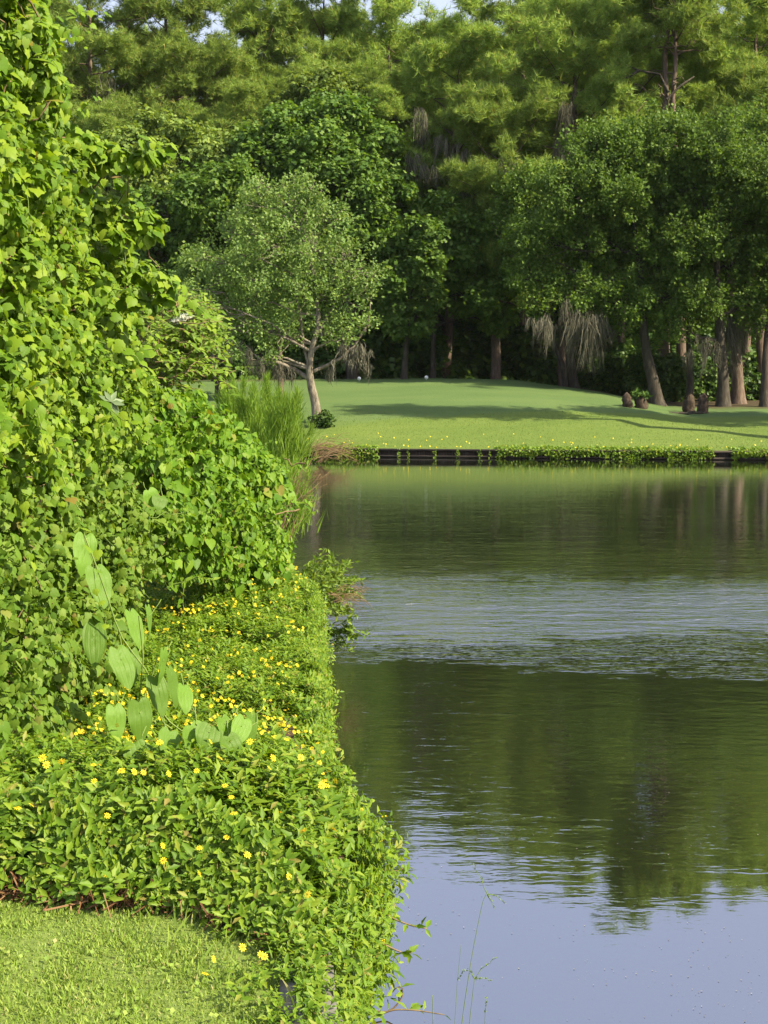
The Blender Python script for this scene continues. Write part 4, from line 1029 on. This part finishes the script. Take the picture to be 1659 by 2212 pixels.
# fern frond at the foot of the mound, pale silvery spray
root = thing('fern_frond', 'single fern frond at the back edge of the daisy bed', 'fern', P(380, 1260, 8.3)); g, gs = Geo(), Geo()
pinnate(g, gs, P(375, 1262, 8.3), (1, 0, .10), .24, 16, .05); gs.obj('stem', M['greenstem'], root); g.obj('blade', M['elder'], root)
root = thing('silvery_sprig', 'pale silvery leaf spray among the grape leaves', 'sprig', P(243, 870, 6.4)); g = Geo(); k = 7
a = np.linspace(-.6, 2.2, k); tip = np.stack([np.cos(a) * .8, -.2 + 0 * a, np.sin(a) - .4], -1); g.inst(LANCE[0], LANCE[1], np.tile(P(240, 868, 6.35), (k, 1)), basis(np.tile(np.array((.3, -.8, .4)), (k, 1)) + RNG.normal(size=(k, 3)) * .2, nrm(tip)), .065); g.obj('leaf', M['silver'], root)

# E: air potato vine with large heart leaves
def big_leaf(w_, h_):
    nr, na_ = 5, 26; V = [(0, 0, 0)]; F = []
    for i in range(1, nr + 1):
        rr = i / nr
        for k in range(na_):
            th = 2 * math.pi * k / na_          # 0 = tip direction (+Y)
            c = math.cos(th); s = math.sin(th)
            rad = (.76 + .12 * max(0, c) ** 3 + .14 * max(0, c) ** 24) if c > 0 else (.78 - .30 * max(0, -c) ** 10 - .10 * (-c))
            x, y = s * rad * rr * .62, (c * rad * rr * .82)
            vein = abs(math.sin(th * 4.5)) if c > -.9 else .5
            z = -.012 * (1 - vein) * rr + .05 * abs(x) - .16 * (y * y) - .05 * x * x + .012 * math.sin(rr * 16 + th * 2)
            V.append((x, y, z))
    for k in range(na_): F.append([0, 1 + k, 1 + (k + 1) % na_])
    for i in range(nr - 1):
        for k in range(na_):
            a = 1 + i * na_ + k; b_ = 1 + i * na_ + (k + 1) % na_; F += [[a, a + na_, b_ + na_], [a, b_ + na_, b_]]
    V = np.array(V); V[:, 0] *= w_ / 1.0; V[:, 1] *= h_ / 1.3; V[:, 2] *= (w_ + h_) / 2
    return V, np.array(F)[:, ::-1]
ge = thing('air_potato_vine', 'vine of large ribbed heart leaves trailing down onto the daisy bed', 'vine', P(300, 1640, 5.3))
LV = [(183, 1195, 44, 92, 6.0, -12, .2), (213, 1265, 48, 96, 5.8, 5, .3), (204, 1390, 44, 96, 5.7, 0, -.2), (290, 1358, 36, 90, 6.1, 8, .5), (322, 1340, 22, 70, 6.2, -8, .9), 
      (262, 1440, 46, 96, 5.6, 10, .2), (286, 1440, 34, 84, 5.7, -10, .5), (302, 1555, 50, 92, 5.15, 4, .2), (352, 1440, 24, 84, 5.6, 6, .9), (372, 1482, 30, 90, 5.5, 12, .7), (400, 1508, 36, 66, 5.3, -10, .3), (340, 1500, 40, 90, 5.6, 10, .0),
      (420, 1590, 52, 60, 4.82, 30, .1), (452, 1592, 52, 60, 4.8, -25, .1), (485, 1572, 34, 54, 4.84, 20, .5), (522, 1580, 40, 72, 4.84, -35, .3), (543, 1580, 30, 82, 4.9, -20, .6), (498, 1612, 44, 54, 4.78, 20, .2), (296, 1640, 52, 80, 4.9, 8, .1), (250, 1560, 40, 80, 5.4, 0, .3),
      (366, 1605, 46, 66, 4.84, -20, .2), (30, 1690, 44, 66, 4.75, 20, 0), (325, 1075, 34, 40, 6.6, 30, .3), (345, 1085, 30, 36, 6.6, -20, .3)]
STK = []
YV = [big_leaf(1.0, 1.3) for _ in range(1)][0]
for px, py, wp, hp, d, rot, turn in LV:
    w_, h_ = wp / FV * d * 1.28, hp / FV * d * .84
    V = YV[0].copy(); V[:, 2] += .10 * RNG.normal() * V[:, 0] + .25 * RNG.normal() * V[:, 0] * V[:, 1] + .02 * np.sin(V[:, 1] * 9 + RNG.random() * 6)
    nrmv = np.array([[math.sin(turn) + .42, -math.cos(turn) * .85, .40 + RNG.normal() * .15]]); a = R(rot)
    tipv = np.array([[math.sin(a), -.1, -math.cos(a)]])
    Rm = basis(nrmv, tipv)[0]
    c = P(px, py - hp * .15, d - .02)
    g = Geo(); g.add(V, YV[1])
    o = bpy.data.objects.new('leaf', g.mesh('leaf', M['yam'], True)); COL.objects.link(o); o.parent = ge
    STK.append((c + Rm @ np.array((0, .0, .0)), c + np.array((-.02 + .05 * RNG.normal(), .07, .05 + .04 * RNG.random()))))
    o.location = Vector(c) - ge.location; o.rotation_euler = Matrix([list(q) for q in Rm]).to_euler(); o.scale = (w_, h_, (w_ + h_) / 2)
g = Geo()
for a_, b_ in STK: g.tube(bend_line(a_, b_, 5, .05, -.1), .0022, 5)
g.obj('leaf_stalk', M['greenstem'], ge, True)['kind'] = 'stuff'
g = Geo()
for pts in ([(180, 1150), (230, 1280), (260, 1380), (330, 1460), (345, 1540), (400, 1590), (500, 1600)], [(340, 1420), (325, 1470), (350, 1560), (372, 1575)], [(300, 1330), (310, 1420), (300, 1520)]):
    p = np.array([P(a, b, min(TD(a, b), 5.6) + .06) for a, b in pts]); tt = np.linspace(0, 1, len(pts)); t3 = np.linspace(0, 1, 16)
    p = np.stack([np.interp(t3, tt, p[:, k]) for k in range(3)], -1); p[1:-1] = (p[:-2] + p[1:-1] * 2 + p[2:]) / 4; g.tube(p, .0035, 6); g.obj('stem', M['greenstem'], ge, True); g = Geo()

# ------------------------------------------------------------------ creeping daisy bed
FRONT = [(-2.6, 4.28), (-1.2, 4.27), (-.63, 4.14), (-.36, 3.95), (-.25, 3.75), (-.20, 3.45), (-.16, 2.9)]      # lawn edge of the bed (x, y)
def front_y(x): return interp(x, FRONT)
RIGHT = [(2.9, -.27), (3.4, -.25), (4.0, -.18), (4.6, -.12), (5.2, -.18), (5.8, -.31), (6.6, -.39), (8.0, -.47), (9.0, -.53), (10.5, -.62), (11.5, -.74)]
right_x = lambda y: interp(y, RIGHT) + .09 * (hash_noise(np.asarray(y), np.asarray(y) * 0 + 4, 1.9, 77) - .5) + .05 * (hash_noise(np.asarray(y), np.asarray(y) * 0 + 9, 6, 78) - .5)
def bed_z(x, y):
    f_ = y - front_y(x)
    e = right_x(y) - x
    rise = interp(f_, [(0, .04), (.10, .15), (.25, .27), (.5, .34), (.9, .24), (1.5, .10), (3.5, .14), (6, .24), (8, .26)])
    rise = rise * np.clip(.45 + e / .3, .45, 1) * np.clip((y - 3.85) / .7, .10, 1)
    return LAWN_Z + rise + (.13 * (hash_noise(x, y, 4.5, 21) - .5) + .07 * (hash_noise(x, y, 11, 25) - .5)) * np.clip(f_ * 4, 0.1, 1)
bed = thing('creeping_daisy_bed', 'sprawling bed of yellow creeping daisies between lawn, vines and pond', 'flower bed', (-.6, 5.0, LAWN_Z))
# a sprig: short stem with pairs of opposite leaves
def sprig(seed, pairs=4, H=1.0):
    r = np.random.default_rng(seed); tv, tf, n0 = [], [], 0
    for k in range(pairs):
        z = H * (.35 + .6 * k / max(1, pairs - 1)); a0 = k * math.pi / 2 + r.normal() * .3; sc = .62 - .10 * k + .08 * r.normal()
        for s in (0, math.pi):
            a = a0 + s + r.normal() * .2; o = np.array((math.cos(a), math.sin(a), 0)); up = .25 + .22 * k + r.normal() * .15
            tip = nrm(o + np.array((0, 0, up))); no = nrm(-o * up * .9 + np.array((0, 0, 1.)) + r.normal(size=3) * .12)
            Rm = basis(no[None], tip[None])[0]
            tv.append(np.array((0, 0, z)) + sc * (LOBED[0] @ Rm.T)); tf.append(LOBED[1] + n0); n0 += len(LOBED[0])
    # stem
    tri = np.array([(-.025, 0, 0), (.025, 0, 0), (0, 0, H), (0, -.025, 0), (0, .025, 0), (0, 0, H)]); tv.append(tri); tf.append(np.array([[0, 1, 2], [3, 4, 5]]) + n0)
    return np.concatenate(tv), np.concatenate(tf)
SPR = [sprig(s_, 4 if s_ % 2 else 3) for s_ in range(6)]
pts, ups = [], []
n = 66000
y = 2.9 + (11.3 - 2.9) * RNG.random(n) ** 1.2; x = RNG.uniform(-2.2, .1, n)
lim = np.where(y < 6, -2.2, interp(y, [(6, -1.75), (9.5, -1.75), (11.3, -2.0)]))
k = (y > front_y(x)) & (x < right_x(y)) & (x > lim); x, y = x[k], y[k]; n = len(x)
z = bed_z(x, y) - .15 * RNG.random(n) ** .8 - .035 + .03 * (hash_noise(x, y, 14, 29) - .4)
fr = np.clip((y - front_y(x)) / .3, 0, 1)
up = np.stack([.15 + 0 * x, -.75 * (1 - fr) - .1, .55 + .6 * fr], -1)
pts.append(np.stack([x, y, z], -1)); ups.append(up)
# front face of the bed
n = 5200; x = RNG.uniform(-2.2, -.1, n); hh = RNG.random(n); y = front_y(x) + .02 + .22 * hh + RNG.normal(size=n) * .03; z = LAWN_Z + (.02 + .22 * hh) * np.clip((y - 3.85) / .5, .08, 1)
pts.append(np.stack([x, y, z], -1)); ups.append(np.stack([.1 + 0 * x, -.9 + 0 * x, .55 + 0 * x], -1))
# curtain over the sea wall
n = 9500; y = 2.9 + 8.6 * RNG.random(n) ** 1.6; hh = RNG.random(n); x = right_x(y) + .07 * np.sin(hh * 3.1) + RNG.normal(size=n) * .03; z = .06 + hh * (bed_z(right_x(y) - .02, y) - .08)
k_ = RNG.random(n) < np.clip(.35 + (y - 3.4) * .6, .35, 1); x, y, z, hh, n = x[k_], y[k_], z[k_], hh[k_], int(k_.sum())
x -= .16 * (1 - hh) ** 2 * np.clip(1 - (y - 3) / 6, .2, 1)
pts.append(np.stack([x, y, z], -1)); ups.append(np.stack([.95 + 0 * x, -.15 + 0 * x, .45 + 0 * x], -1))
n = 420; y = RNG.uniform(2.9, 4.1, n); x = shore(y) - .02 + RNG.normal(size=n) * .09; k_ = ((abs(y - 3.87) > .03) & (abs(y - 3.47) > .035)) | (RNG.random(n) < .12); x, y = x[k_], y[k_]
pts.append(np.stack([x, y, 0 * x + .70], -1)); ups.append(np.tile((.1, -.15, 1.), (len(x), 1)))
pts = np.concatenate(pts); ups = np.concatenate(ups); n = len(pts)
gap = hash_noise(pts[:, 0], pts[:, 1], 11, 33) * .6 + hash_noise(pts[:, 0], pts[:, 2] * 2 + pts[:, 1], 23, 34) * .4
keep = RNG.random(n) < np.clip((gap - .27 + .14 * (pts[:, 1] > 5.4)) * 4.2, .07, 1); pts, ups = pts[keep], ups[keep]; n = len(pts)
g = Geo()
nn = nrm(nrm(ups) + nrm(RNG.normal(size=(n, 3))) * .42 + np.array(SUND) * .15); sc = (.062 + .055 * RNG.random(n) ** 1.3) * np.clip(.55 + (pts[:, 1] - 3.4) * .5, .55, 1) * np.where(pts[:, 1] > 5.4, .82, 1)
for s_ in range(6):
    q = slice(s_, None, 6); g.inst(SPR[s_][0], SPR[s_][1], pts[q], basis(nn[q], rdir(len(pts[q]))), sc[q])
o = g.obj('foliage', M['daisy'], bed); o['kind'] = 'stuff'
# ground under the bed
g = Geo(); v, f = grid(np.linspace(-2.6, 0, 40), np.linspace(2.7, 11.6, 90), lambda x, y: x * 0)
X = right_x(v[:, 1]) - .03 + v[:, 0]; Y = v[:, 1]; f_ = Y - front_y(X)
Z = np.where(f_ > 0, np.maximum(LAWN_Z + .028, bed_z(X, Y) - .17), LAWN_Z - .08); 
g.add(np.stack([X, Y, Z], -1), f); tag(g.obj('soil', M['soil'], smooth=True), kind='structure')
# flowers
def petals(npet=9, seed=0):
    r = np.random.default_rng(seed); V, F, n0 = [], [], 0
    for k in range(npet):
        a = 2 * math.pi * k / npet + r.normal() * .06; c, s = math.cos(a), math.sin(a); l = .9 + .15 * r.random(); zt = r.normal() * .07
        loc = np.array([(.02, .16, 0), (-.15, .55, .03), (-.12, .92 * l, zt), (0, 1.0 * l, zt), (.12, .92 * l, zt), (.15, .55, .03)])
        V.append(np.stack([loc[:, 0] * c - loc[:, 1] * s, loc[:, 0] * s + loc[:, 1] * c, loc[:, 2]], -1)); F.append(np.array([[0, 5, 1], [5, 4, 1], [1, 4, 2], [2, 4, 3]]) + n0); n0 += 6
    return np.concatenate(V), np.concatenate(F)
PET = petals()
th = np.linspace(0, 2 * math.pi, 9)[:-1]
DISC = (np.array([(0, 0, .16)] + [(.26 * math.cos(a), .26 * math.sin(a), .08) for a in th] + [(.27 * math.cos(a), .27 * math.sin(a), -.02) for a in th]),
        np.array([[0, 1 + k, 1 + (k + 1) % 8] for k in range(8)] + [q for k in range(8) for q in ([1 + k, 9 + k, 9 + (k + 1) % 8], [1 + k, 9 + (k + 1) % 8, 1 + (k + 1) % 8])]))
def flower_mesh():
    g = Geo(); g.add(*PET); a = g.mesh('flower', M['petal']); g = Geo(); g.add(*DISC); b_ = g.mesh('flower_centre', M['disc'], True); return a, b_
FM, FC = flower_mesh()
# flowers placed as seen near the camera (px, py)
near = [(68, 1742), (38, 1748), (100, 1655), (133, 1648), (203, 1690), (262, 1668), (290, 1670), (310, 1672), (338, 1600), (345, 1607), (275, 1598), (202, 1655), (215, 1655), (92, 1640), (232, 1765), (336, 1765), (352, 1830), (353, 1862), (232, 1895), (430, 1835), (432, 1891), (486, 1700), (500, 1725), (505, 1760),
        (490, 1812), (475, 1945), (480, 1950), (535, 1850), (606, 1758), (582, 1662), (625, 1897), (655, 1798), (665, 1935), (690, 1870), (757, 1848), (762, 1853), (796, 1855), (795, 1866), (812, 1850), (783, 1752), (780, 1795), (722, 1795), (830, 1766), (822, 1815), (715, 2020), (790, 2080), (524, 2050), (565, 2067), (572, 2070), (443, 2107), (462, 2075),
        (365, 1675), (425, 1668), (455, 1605), (475, 1640), (540, 1605), (590, 1640), (620, 1600), (650, 1640), (690, 1650), (700, 1690), (712, 1660), (725, 1690), (706, 1700), (695, 1700), (828, 2035)]
fl = []
def ray(px, py): 
    a = P(px, py, 1.0) - np.array((0, 0, CAM_Z)); return a
for px, py in near:
    a = ray(px, py); t = np.arange(2.9, 12, .02); X, Y, Z = a[0] * t, a[1] * t, CAM_Z + a[2] * t
    onbed = np.where((Y > front_y(X)) & (X < right_x(Y) + .05), bed_z(X, Y), np.where(X < right_x(Y) - .1, LAWN_Z + .03, 0.0))
    hit = np.where(Z < onbed + np.where(onbed > LAWN_Z + .04, .085, .03))[0]
    i = hit[0] if len(hit) else 0
    if X[i] > right_x(Y[i]) - .03 or Y[i] > 8:   # in front of the water: on the outer curtain
        d_ = interp(py, [(1640, 5.9), (1800, 5.0), (1950, 4.5), (2212, 3.5)]); X[i], Y[i], Z[i] = P(px, py, d_)
    q_ = np.array((X[i], Y[i], Z[i] + .005))
    if onbed[i] > LAWN_Z + .04: q_ = q_ - nrm(a) * .07
    fl.append(tuple(q_))
n = 3000; y = 5.2 + 5.6 * RNG.random(n) ** 1.25; x = RNG.uniform(-1.75, -.1, n); k = (x < right_x(y) - .0) & (y > front_y(x)); x, y = x[k], y[k]
c_ = hash_noise(x, y, 2.2, 55); k = RNG.random(len(x)) < np.clip((c_ - .15) * 1.1, .18, 1); x, y = x[k], y[k]
far_fl = np.stack([x, y, bed_z(x, y) + .05 + .045 * RNG.random(len(x))], -1)
order = np.argsort(far_fl[:, 1]); far_fl = far_fl[order]
take = max(0, 100 - len(fl))
fl += [tuple(q) for q in far_fl[:take]]; rest = far_fl[take:]
fno = lambda m_: nrm(np.array((.30, -.45, .75)) + RNG.normal(size=(m_, 3)) * .45)
for q in fl:
    o = bpy.data.objects.new('flower', FM); COL.objects.link(o); o.parent = bed
    o.location = Vector(q) - bed.location
    Rm = basis(fno(1), rdir(1))[0]; o.rotation_euler = Matrix([list(r_) for r_ in Rm]).to_euler(); s_ = random.uniform(.0105, .0145) * (1 if q[1] < 5.2 else .66); o.scale = (s_, s_, s_)
    c_ = bpy.data.objects.new('flower_centre', FC); COL.objects.link(c_); c_.parent = o
g = Geo(); n = len(rest); Rm = basis(fno(n), rdir(n)); g.inst(PET[0], PET[1], rest, Rm, .0075 + .0035 * RNG.random(n))
o = g.obj('distant_flower', M['petal'], bed); o['kind'] = 'stuff'

# ------------------------------------------------------------------ lawn blades, mulch, fallen leaves
g = Geo(); n = 135000
y = RNG.uniform(2.7, 4.4, n); x = RNG.uniform(-1.75, .05, n)
k = (y < front_y(x) + .06) & (x < shore(y) - .06); x, y = x[k], y[k]; n = len(x)
z = LAWN_Z + .035 * (hash_noise(x, y, 2.2, 5) - .5) - .006
hgt_ = hash_noise(x, y, 9, 41)
tall = .010 + .017 * RNG.random(n) * (.5 + hgt_)
BL2 = (np.array([(-.08, 0, 0), (.08, 0, 0), (.09, .04, .55), (-.09, .04, .55), (0, .16, 1)], float), np.array([[0, 1, 2], [0, 2, 3], [3, 2, 4]]))
yv = nrm(rdir(n) * .85 + np.array((0, 0, .75))); xv = nrm(np.cross(yv, rdir(n))); Rm = np.stack([xv, np.cross(yv, xv), yv], -1)
g.inst(BL2[0], BL2[1], np.stack([x, y, z], -1), Rm, tall)
# longer blades against the bed, and little round clover leaves
n = 700; x = RNG.uniform(-.75, -.16, n); y = RNG.uniform(3.0, 4.1, n); k = (y < front_y(x) + .1) & (x < shore(y) + .1) & (RNG.random(n) < np.clip(1 - (front_y(x) - y) / .5, 0, 1)); x, y = x[k], y[k]; n = len(x)
yv = nrm(rdir(n) * .6 + np.array((0, 0, .9))); xv = nrm(np.cross(yv, rdir(n))); Rm = np.stack([xv, np.cross(yv, xv), yv], -1)
tv = BL2[0] * np.array((.45, 1, 1)); g.inst(tv, BL2[1], np.stack([x, y, 0 * x + LAWN_Z], -1), Rm, .03 + .05 * RNG.random(n))
n = 700; y = RNG.uniform(2.8, 4.3, n); x = RNG.uniform(-1.7, 0, n); k = (y < front_y(x) + .04) & (x < shore(y) - .06) & (hash_noise(x, y, 5, 61) > .45); x, y = x[k], y[k]; n = len(x)
g.inst(QUAD[0] * np.array((1.3, 1, 1)), QUAD[1], np.stack([x, y, LAWN_Z + .012 + .01 * RNG.random(n)], -1), basis(rdir(n) * .5 + np.array((.1, -.3, .8)), rdir(n)), .011 + .006 * RNG.random(n))
tag(g.obj('lawn_grass', M['grass']), 'short mown grass blades of the near lawn', 'grass', kind='stuff')
g = Geo(); n = 2600; x = RNG.uniform(-1.75, -.3, n); y = front_y(x) + RNG.normal(size=n) * .035 - .0; z = LAWN_Z + .015 + .03 * RNG.random(n)
k = RNG.random(n) < np.where(x < -.75, 1, .35); x, y, z = x[k], y[k], z[k]; n = len(x)
yv = nrm(rdir(n) + np.array((0, 0, .15))); xv = nrm(np.cross(yv, rdir(n))); Rm = np.stack([xv, np.cross(yv, xv), yv], -1)
tv = np.array([(-.02, 0, -.5), (.02, 0, -.5), (.02, 0, .5), (-.02, 0, .5)]); g.inst(tv, np.array([[0, 1, 2], [0, 2, 3]]), np.stack([x, y, z], -1), Rm, .05 + .09 * RNG.random(n))
tag(g.obj('pine_straw', M['mulch']), 'brown pine straw along the edge of the lawn', 'mulch', kind='stuff')
for px, py, lab in ((38, 2048, 'curled brown leaf on the lawn at the left edge'), (300, 2050, 'reddish fallen leaf on the lawn below the daisies')):
    d_ = FV * (CAM_Z - LAWN_Z - .03) / (py - 855); c = P(px, py, d_)
    g = Geo(); g.inst(GRAPE[0] + np.array((0, -.4, 0)), GRAPE[1], c[None] + (0, 0, .004), basis(np.array([[.15, -.35, .9]]), rdir(1)), .03); o = g.obj('fallen_leaf', M['deadleaf']); tag(o, lab, 'leaf', 'fallen leaves on the lawn')

# ------------------------------------------------------------------ thin grass stalks in front of the water, drowned sprigs, floating specks
def stalk(label, pts, d, heads=(), r=.0013):
    p = np.array([P(a, b, d) for a, b in pts]); root = thing('grass_stalk', label, 'grass stalk', p[0], 'thin grass stalks in front of the water')
    tt = np.linspace(0, 1, len(pts)); t3 = np.linspace(0, 1, 20); q = np.stack([np.interp(t3, tt, p[:, k]) for k in range(3)], -1)
    for _ in range(2): q[1:-1] = (q[:-2] + q[1:-1] * 2 + q[2:]) / 4
    g = Geo(); g.tube(q, np.linspace(r, r * .5, 20), 5); g.obj('stem', M['greenstem'], root)
    for h in heads:
        hp = np.array([P(a, b, d) for a, b in h]); g = Geo(); hp2 = bend_line(hp[0], hp[-1], 7, .03, .10); g.tube(hp2, np.linspace(r * .7, r * .3, 7), 4)
        n = 26; t = RNG.random(n); qq = np.stack([np.interp(t, np.linspace(0, 1, 7), hp2[:, k]) for k in range(3)], -1)
        g.inst(LANCE[0], LANCE[1], qq, basis(rdir(n), nrm(nrm(hp[-1] - hp[0]) + rdir(n) * .4)), .007); g.obj('seed_head', M['greenstem'], root)
    return root
stalk('tallest thin grass stalk with spread fingers at its tip', [(985, 2330), (1000, 2190), (1020, 2060), (1043, 1945), (1052, 1930)], 3.6, [[(1052, 1930), (1020, 1865)], [(1052, 1930), (1080, 1920), (1092, 1950)], [(1052, 1930), (1068, 1962)]])
stalk('short grass stalk with a forked feathery tip', [(1005, 2330), (1012, 2230), (1022, 2140), (1025, 2115)], 3.6, [[(1025, 2115), (1072, 2070)], [(1025, 2115), (1016, 2098)], [(1025, 2115), (1060, 2118)]])
stalk('grass stalk with a single drooping seed head', [(975, 2330), (985, 2170), (988, 2120), (996, 2040)], 3.55, [[(988, 2118), (1010, 2094)]], .0009)
stalk('lowest stub of a green seed spike at the bottom edge', [(1045, 2320), (1048, 2200), (1050, 2160)], 3.5, [[(1048, 2190), (1050, 2155)]])
stalk('pale bent grass blade at the bottom near the daisies', [(935, 2330), (936, 2200), (934, 2150)], 3.5, [], .0018)
def sprig_on_water(label, pts, d, nl, seed):
    rng = np.random.default_rng(seed); p = np.array([P(a, b, d) for a, b in pts]); root = thing('drowned_sprig', label, 'sprig', p[0])
    tt = np.linspace(0, 1, len(pts)); t3 = np.linspace(0, 1, 16); q = np.stack([np.interp(t3, tt, p[:, k]) for k in range(3)], -1)
    for _ in range(2): q[1:-1] = (q[:-2] + q[1:-1] * 2 + q[2:]) / 4
    g = Geo(); g.tube(q, np.linspace(.004, .002, 16), 5); g.obj('stem', M['twig'], root)
    t = .3 + .7 * rng.random(nl); qq = np.stack([np.interp(t, t3, q[:, k]) for k in range(3)], -1)
    g = Geo(); g.inst(LOBED[0], LOBED[1], qq, basis(rng.normal(size=(nl, 3)) * .5 + np.array((0, -.3, .8)), nrm(rng.normal(size=(nl, 3)) + (.4, 0, 0))), .035 + .025 * rng.random(nl)); g.obj('leaf', M['daisy'], root)
sprig_on_water('brown curled sprig looping out of the water by the bank', [(800, 2180), (838, 2190), (868, 2160), (872, 2135), (858, 2130), (842, 2150)], 4.9, 6, 3)
sprig_on_water('daisy runner reaching out over the water', [(815, 1960), (850, 1985), (890, 2000), (922, 2006)], 4.5, 7, 4)
sprig_on_water('leafy runner drooping to the water near the bottom', [(810, 2030), (850, 2050), (880, 2062), (890, 2056)], 4.4, 8, 5)
sprig_on_water('half sunk stem floating at the bottom edge', [(800, 2200), (850, 2180), (900, 2182), (960, 2192)], 4.75, 6, 6)
sprig_on_water('thin runner with a bud above the sky reflection', [(830, 1880), (855, 1882), (875, 1875)], 4.8, 3, 7)
g = Geo(); n = 5200
y = 4.3 + 11 * RNG.random(n) ** 1.8; x = shore(y) + .05 + RNG.random(n) * (y * .30 + .4)
cl = hash_noise(x, y * 2.5, 1.6, 71); k = RNG.random(n) < np.clip((cl - .35) * 2.0, .06, 1); x, y = x[k], y[k]; n = len(x)
g.inst(QUAD[0] * np.array((.8, 1, .2)), QUAD[1], np.stack([x, y, 0 * x + .003], -1), basis(rdir(n) * .05 + np.array((0, 0, 1)), rdir(n)), (.003 + .008 * RNG.random(n) ** 2))
tag(g.obj('floating_debris', M['debris']), 'tiny dark specks floating on the pond', 'debris', kind='stuff')

# ------------------------------------------------------------------ summer haze over the whole place
m, t, out = new_mat('summer_haze')
pv = node(t, 'ShaderNodeVolumePrincipled'); pv.inputs['Color'].default_value = (.80, .88, .92, 1); pv.inputs['Density'].default_value = .00006; pv.inputs['Anisotropy'].default_value = .0
t.links.new(pv.outputs['Volume'], out.inputs['Volume'])
g = Geo(); g.box((0, 0, 19), (600, 600, 42)); o = g.obj('haze', m); tag(o, kind='stuff')
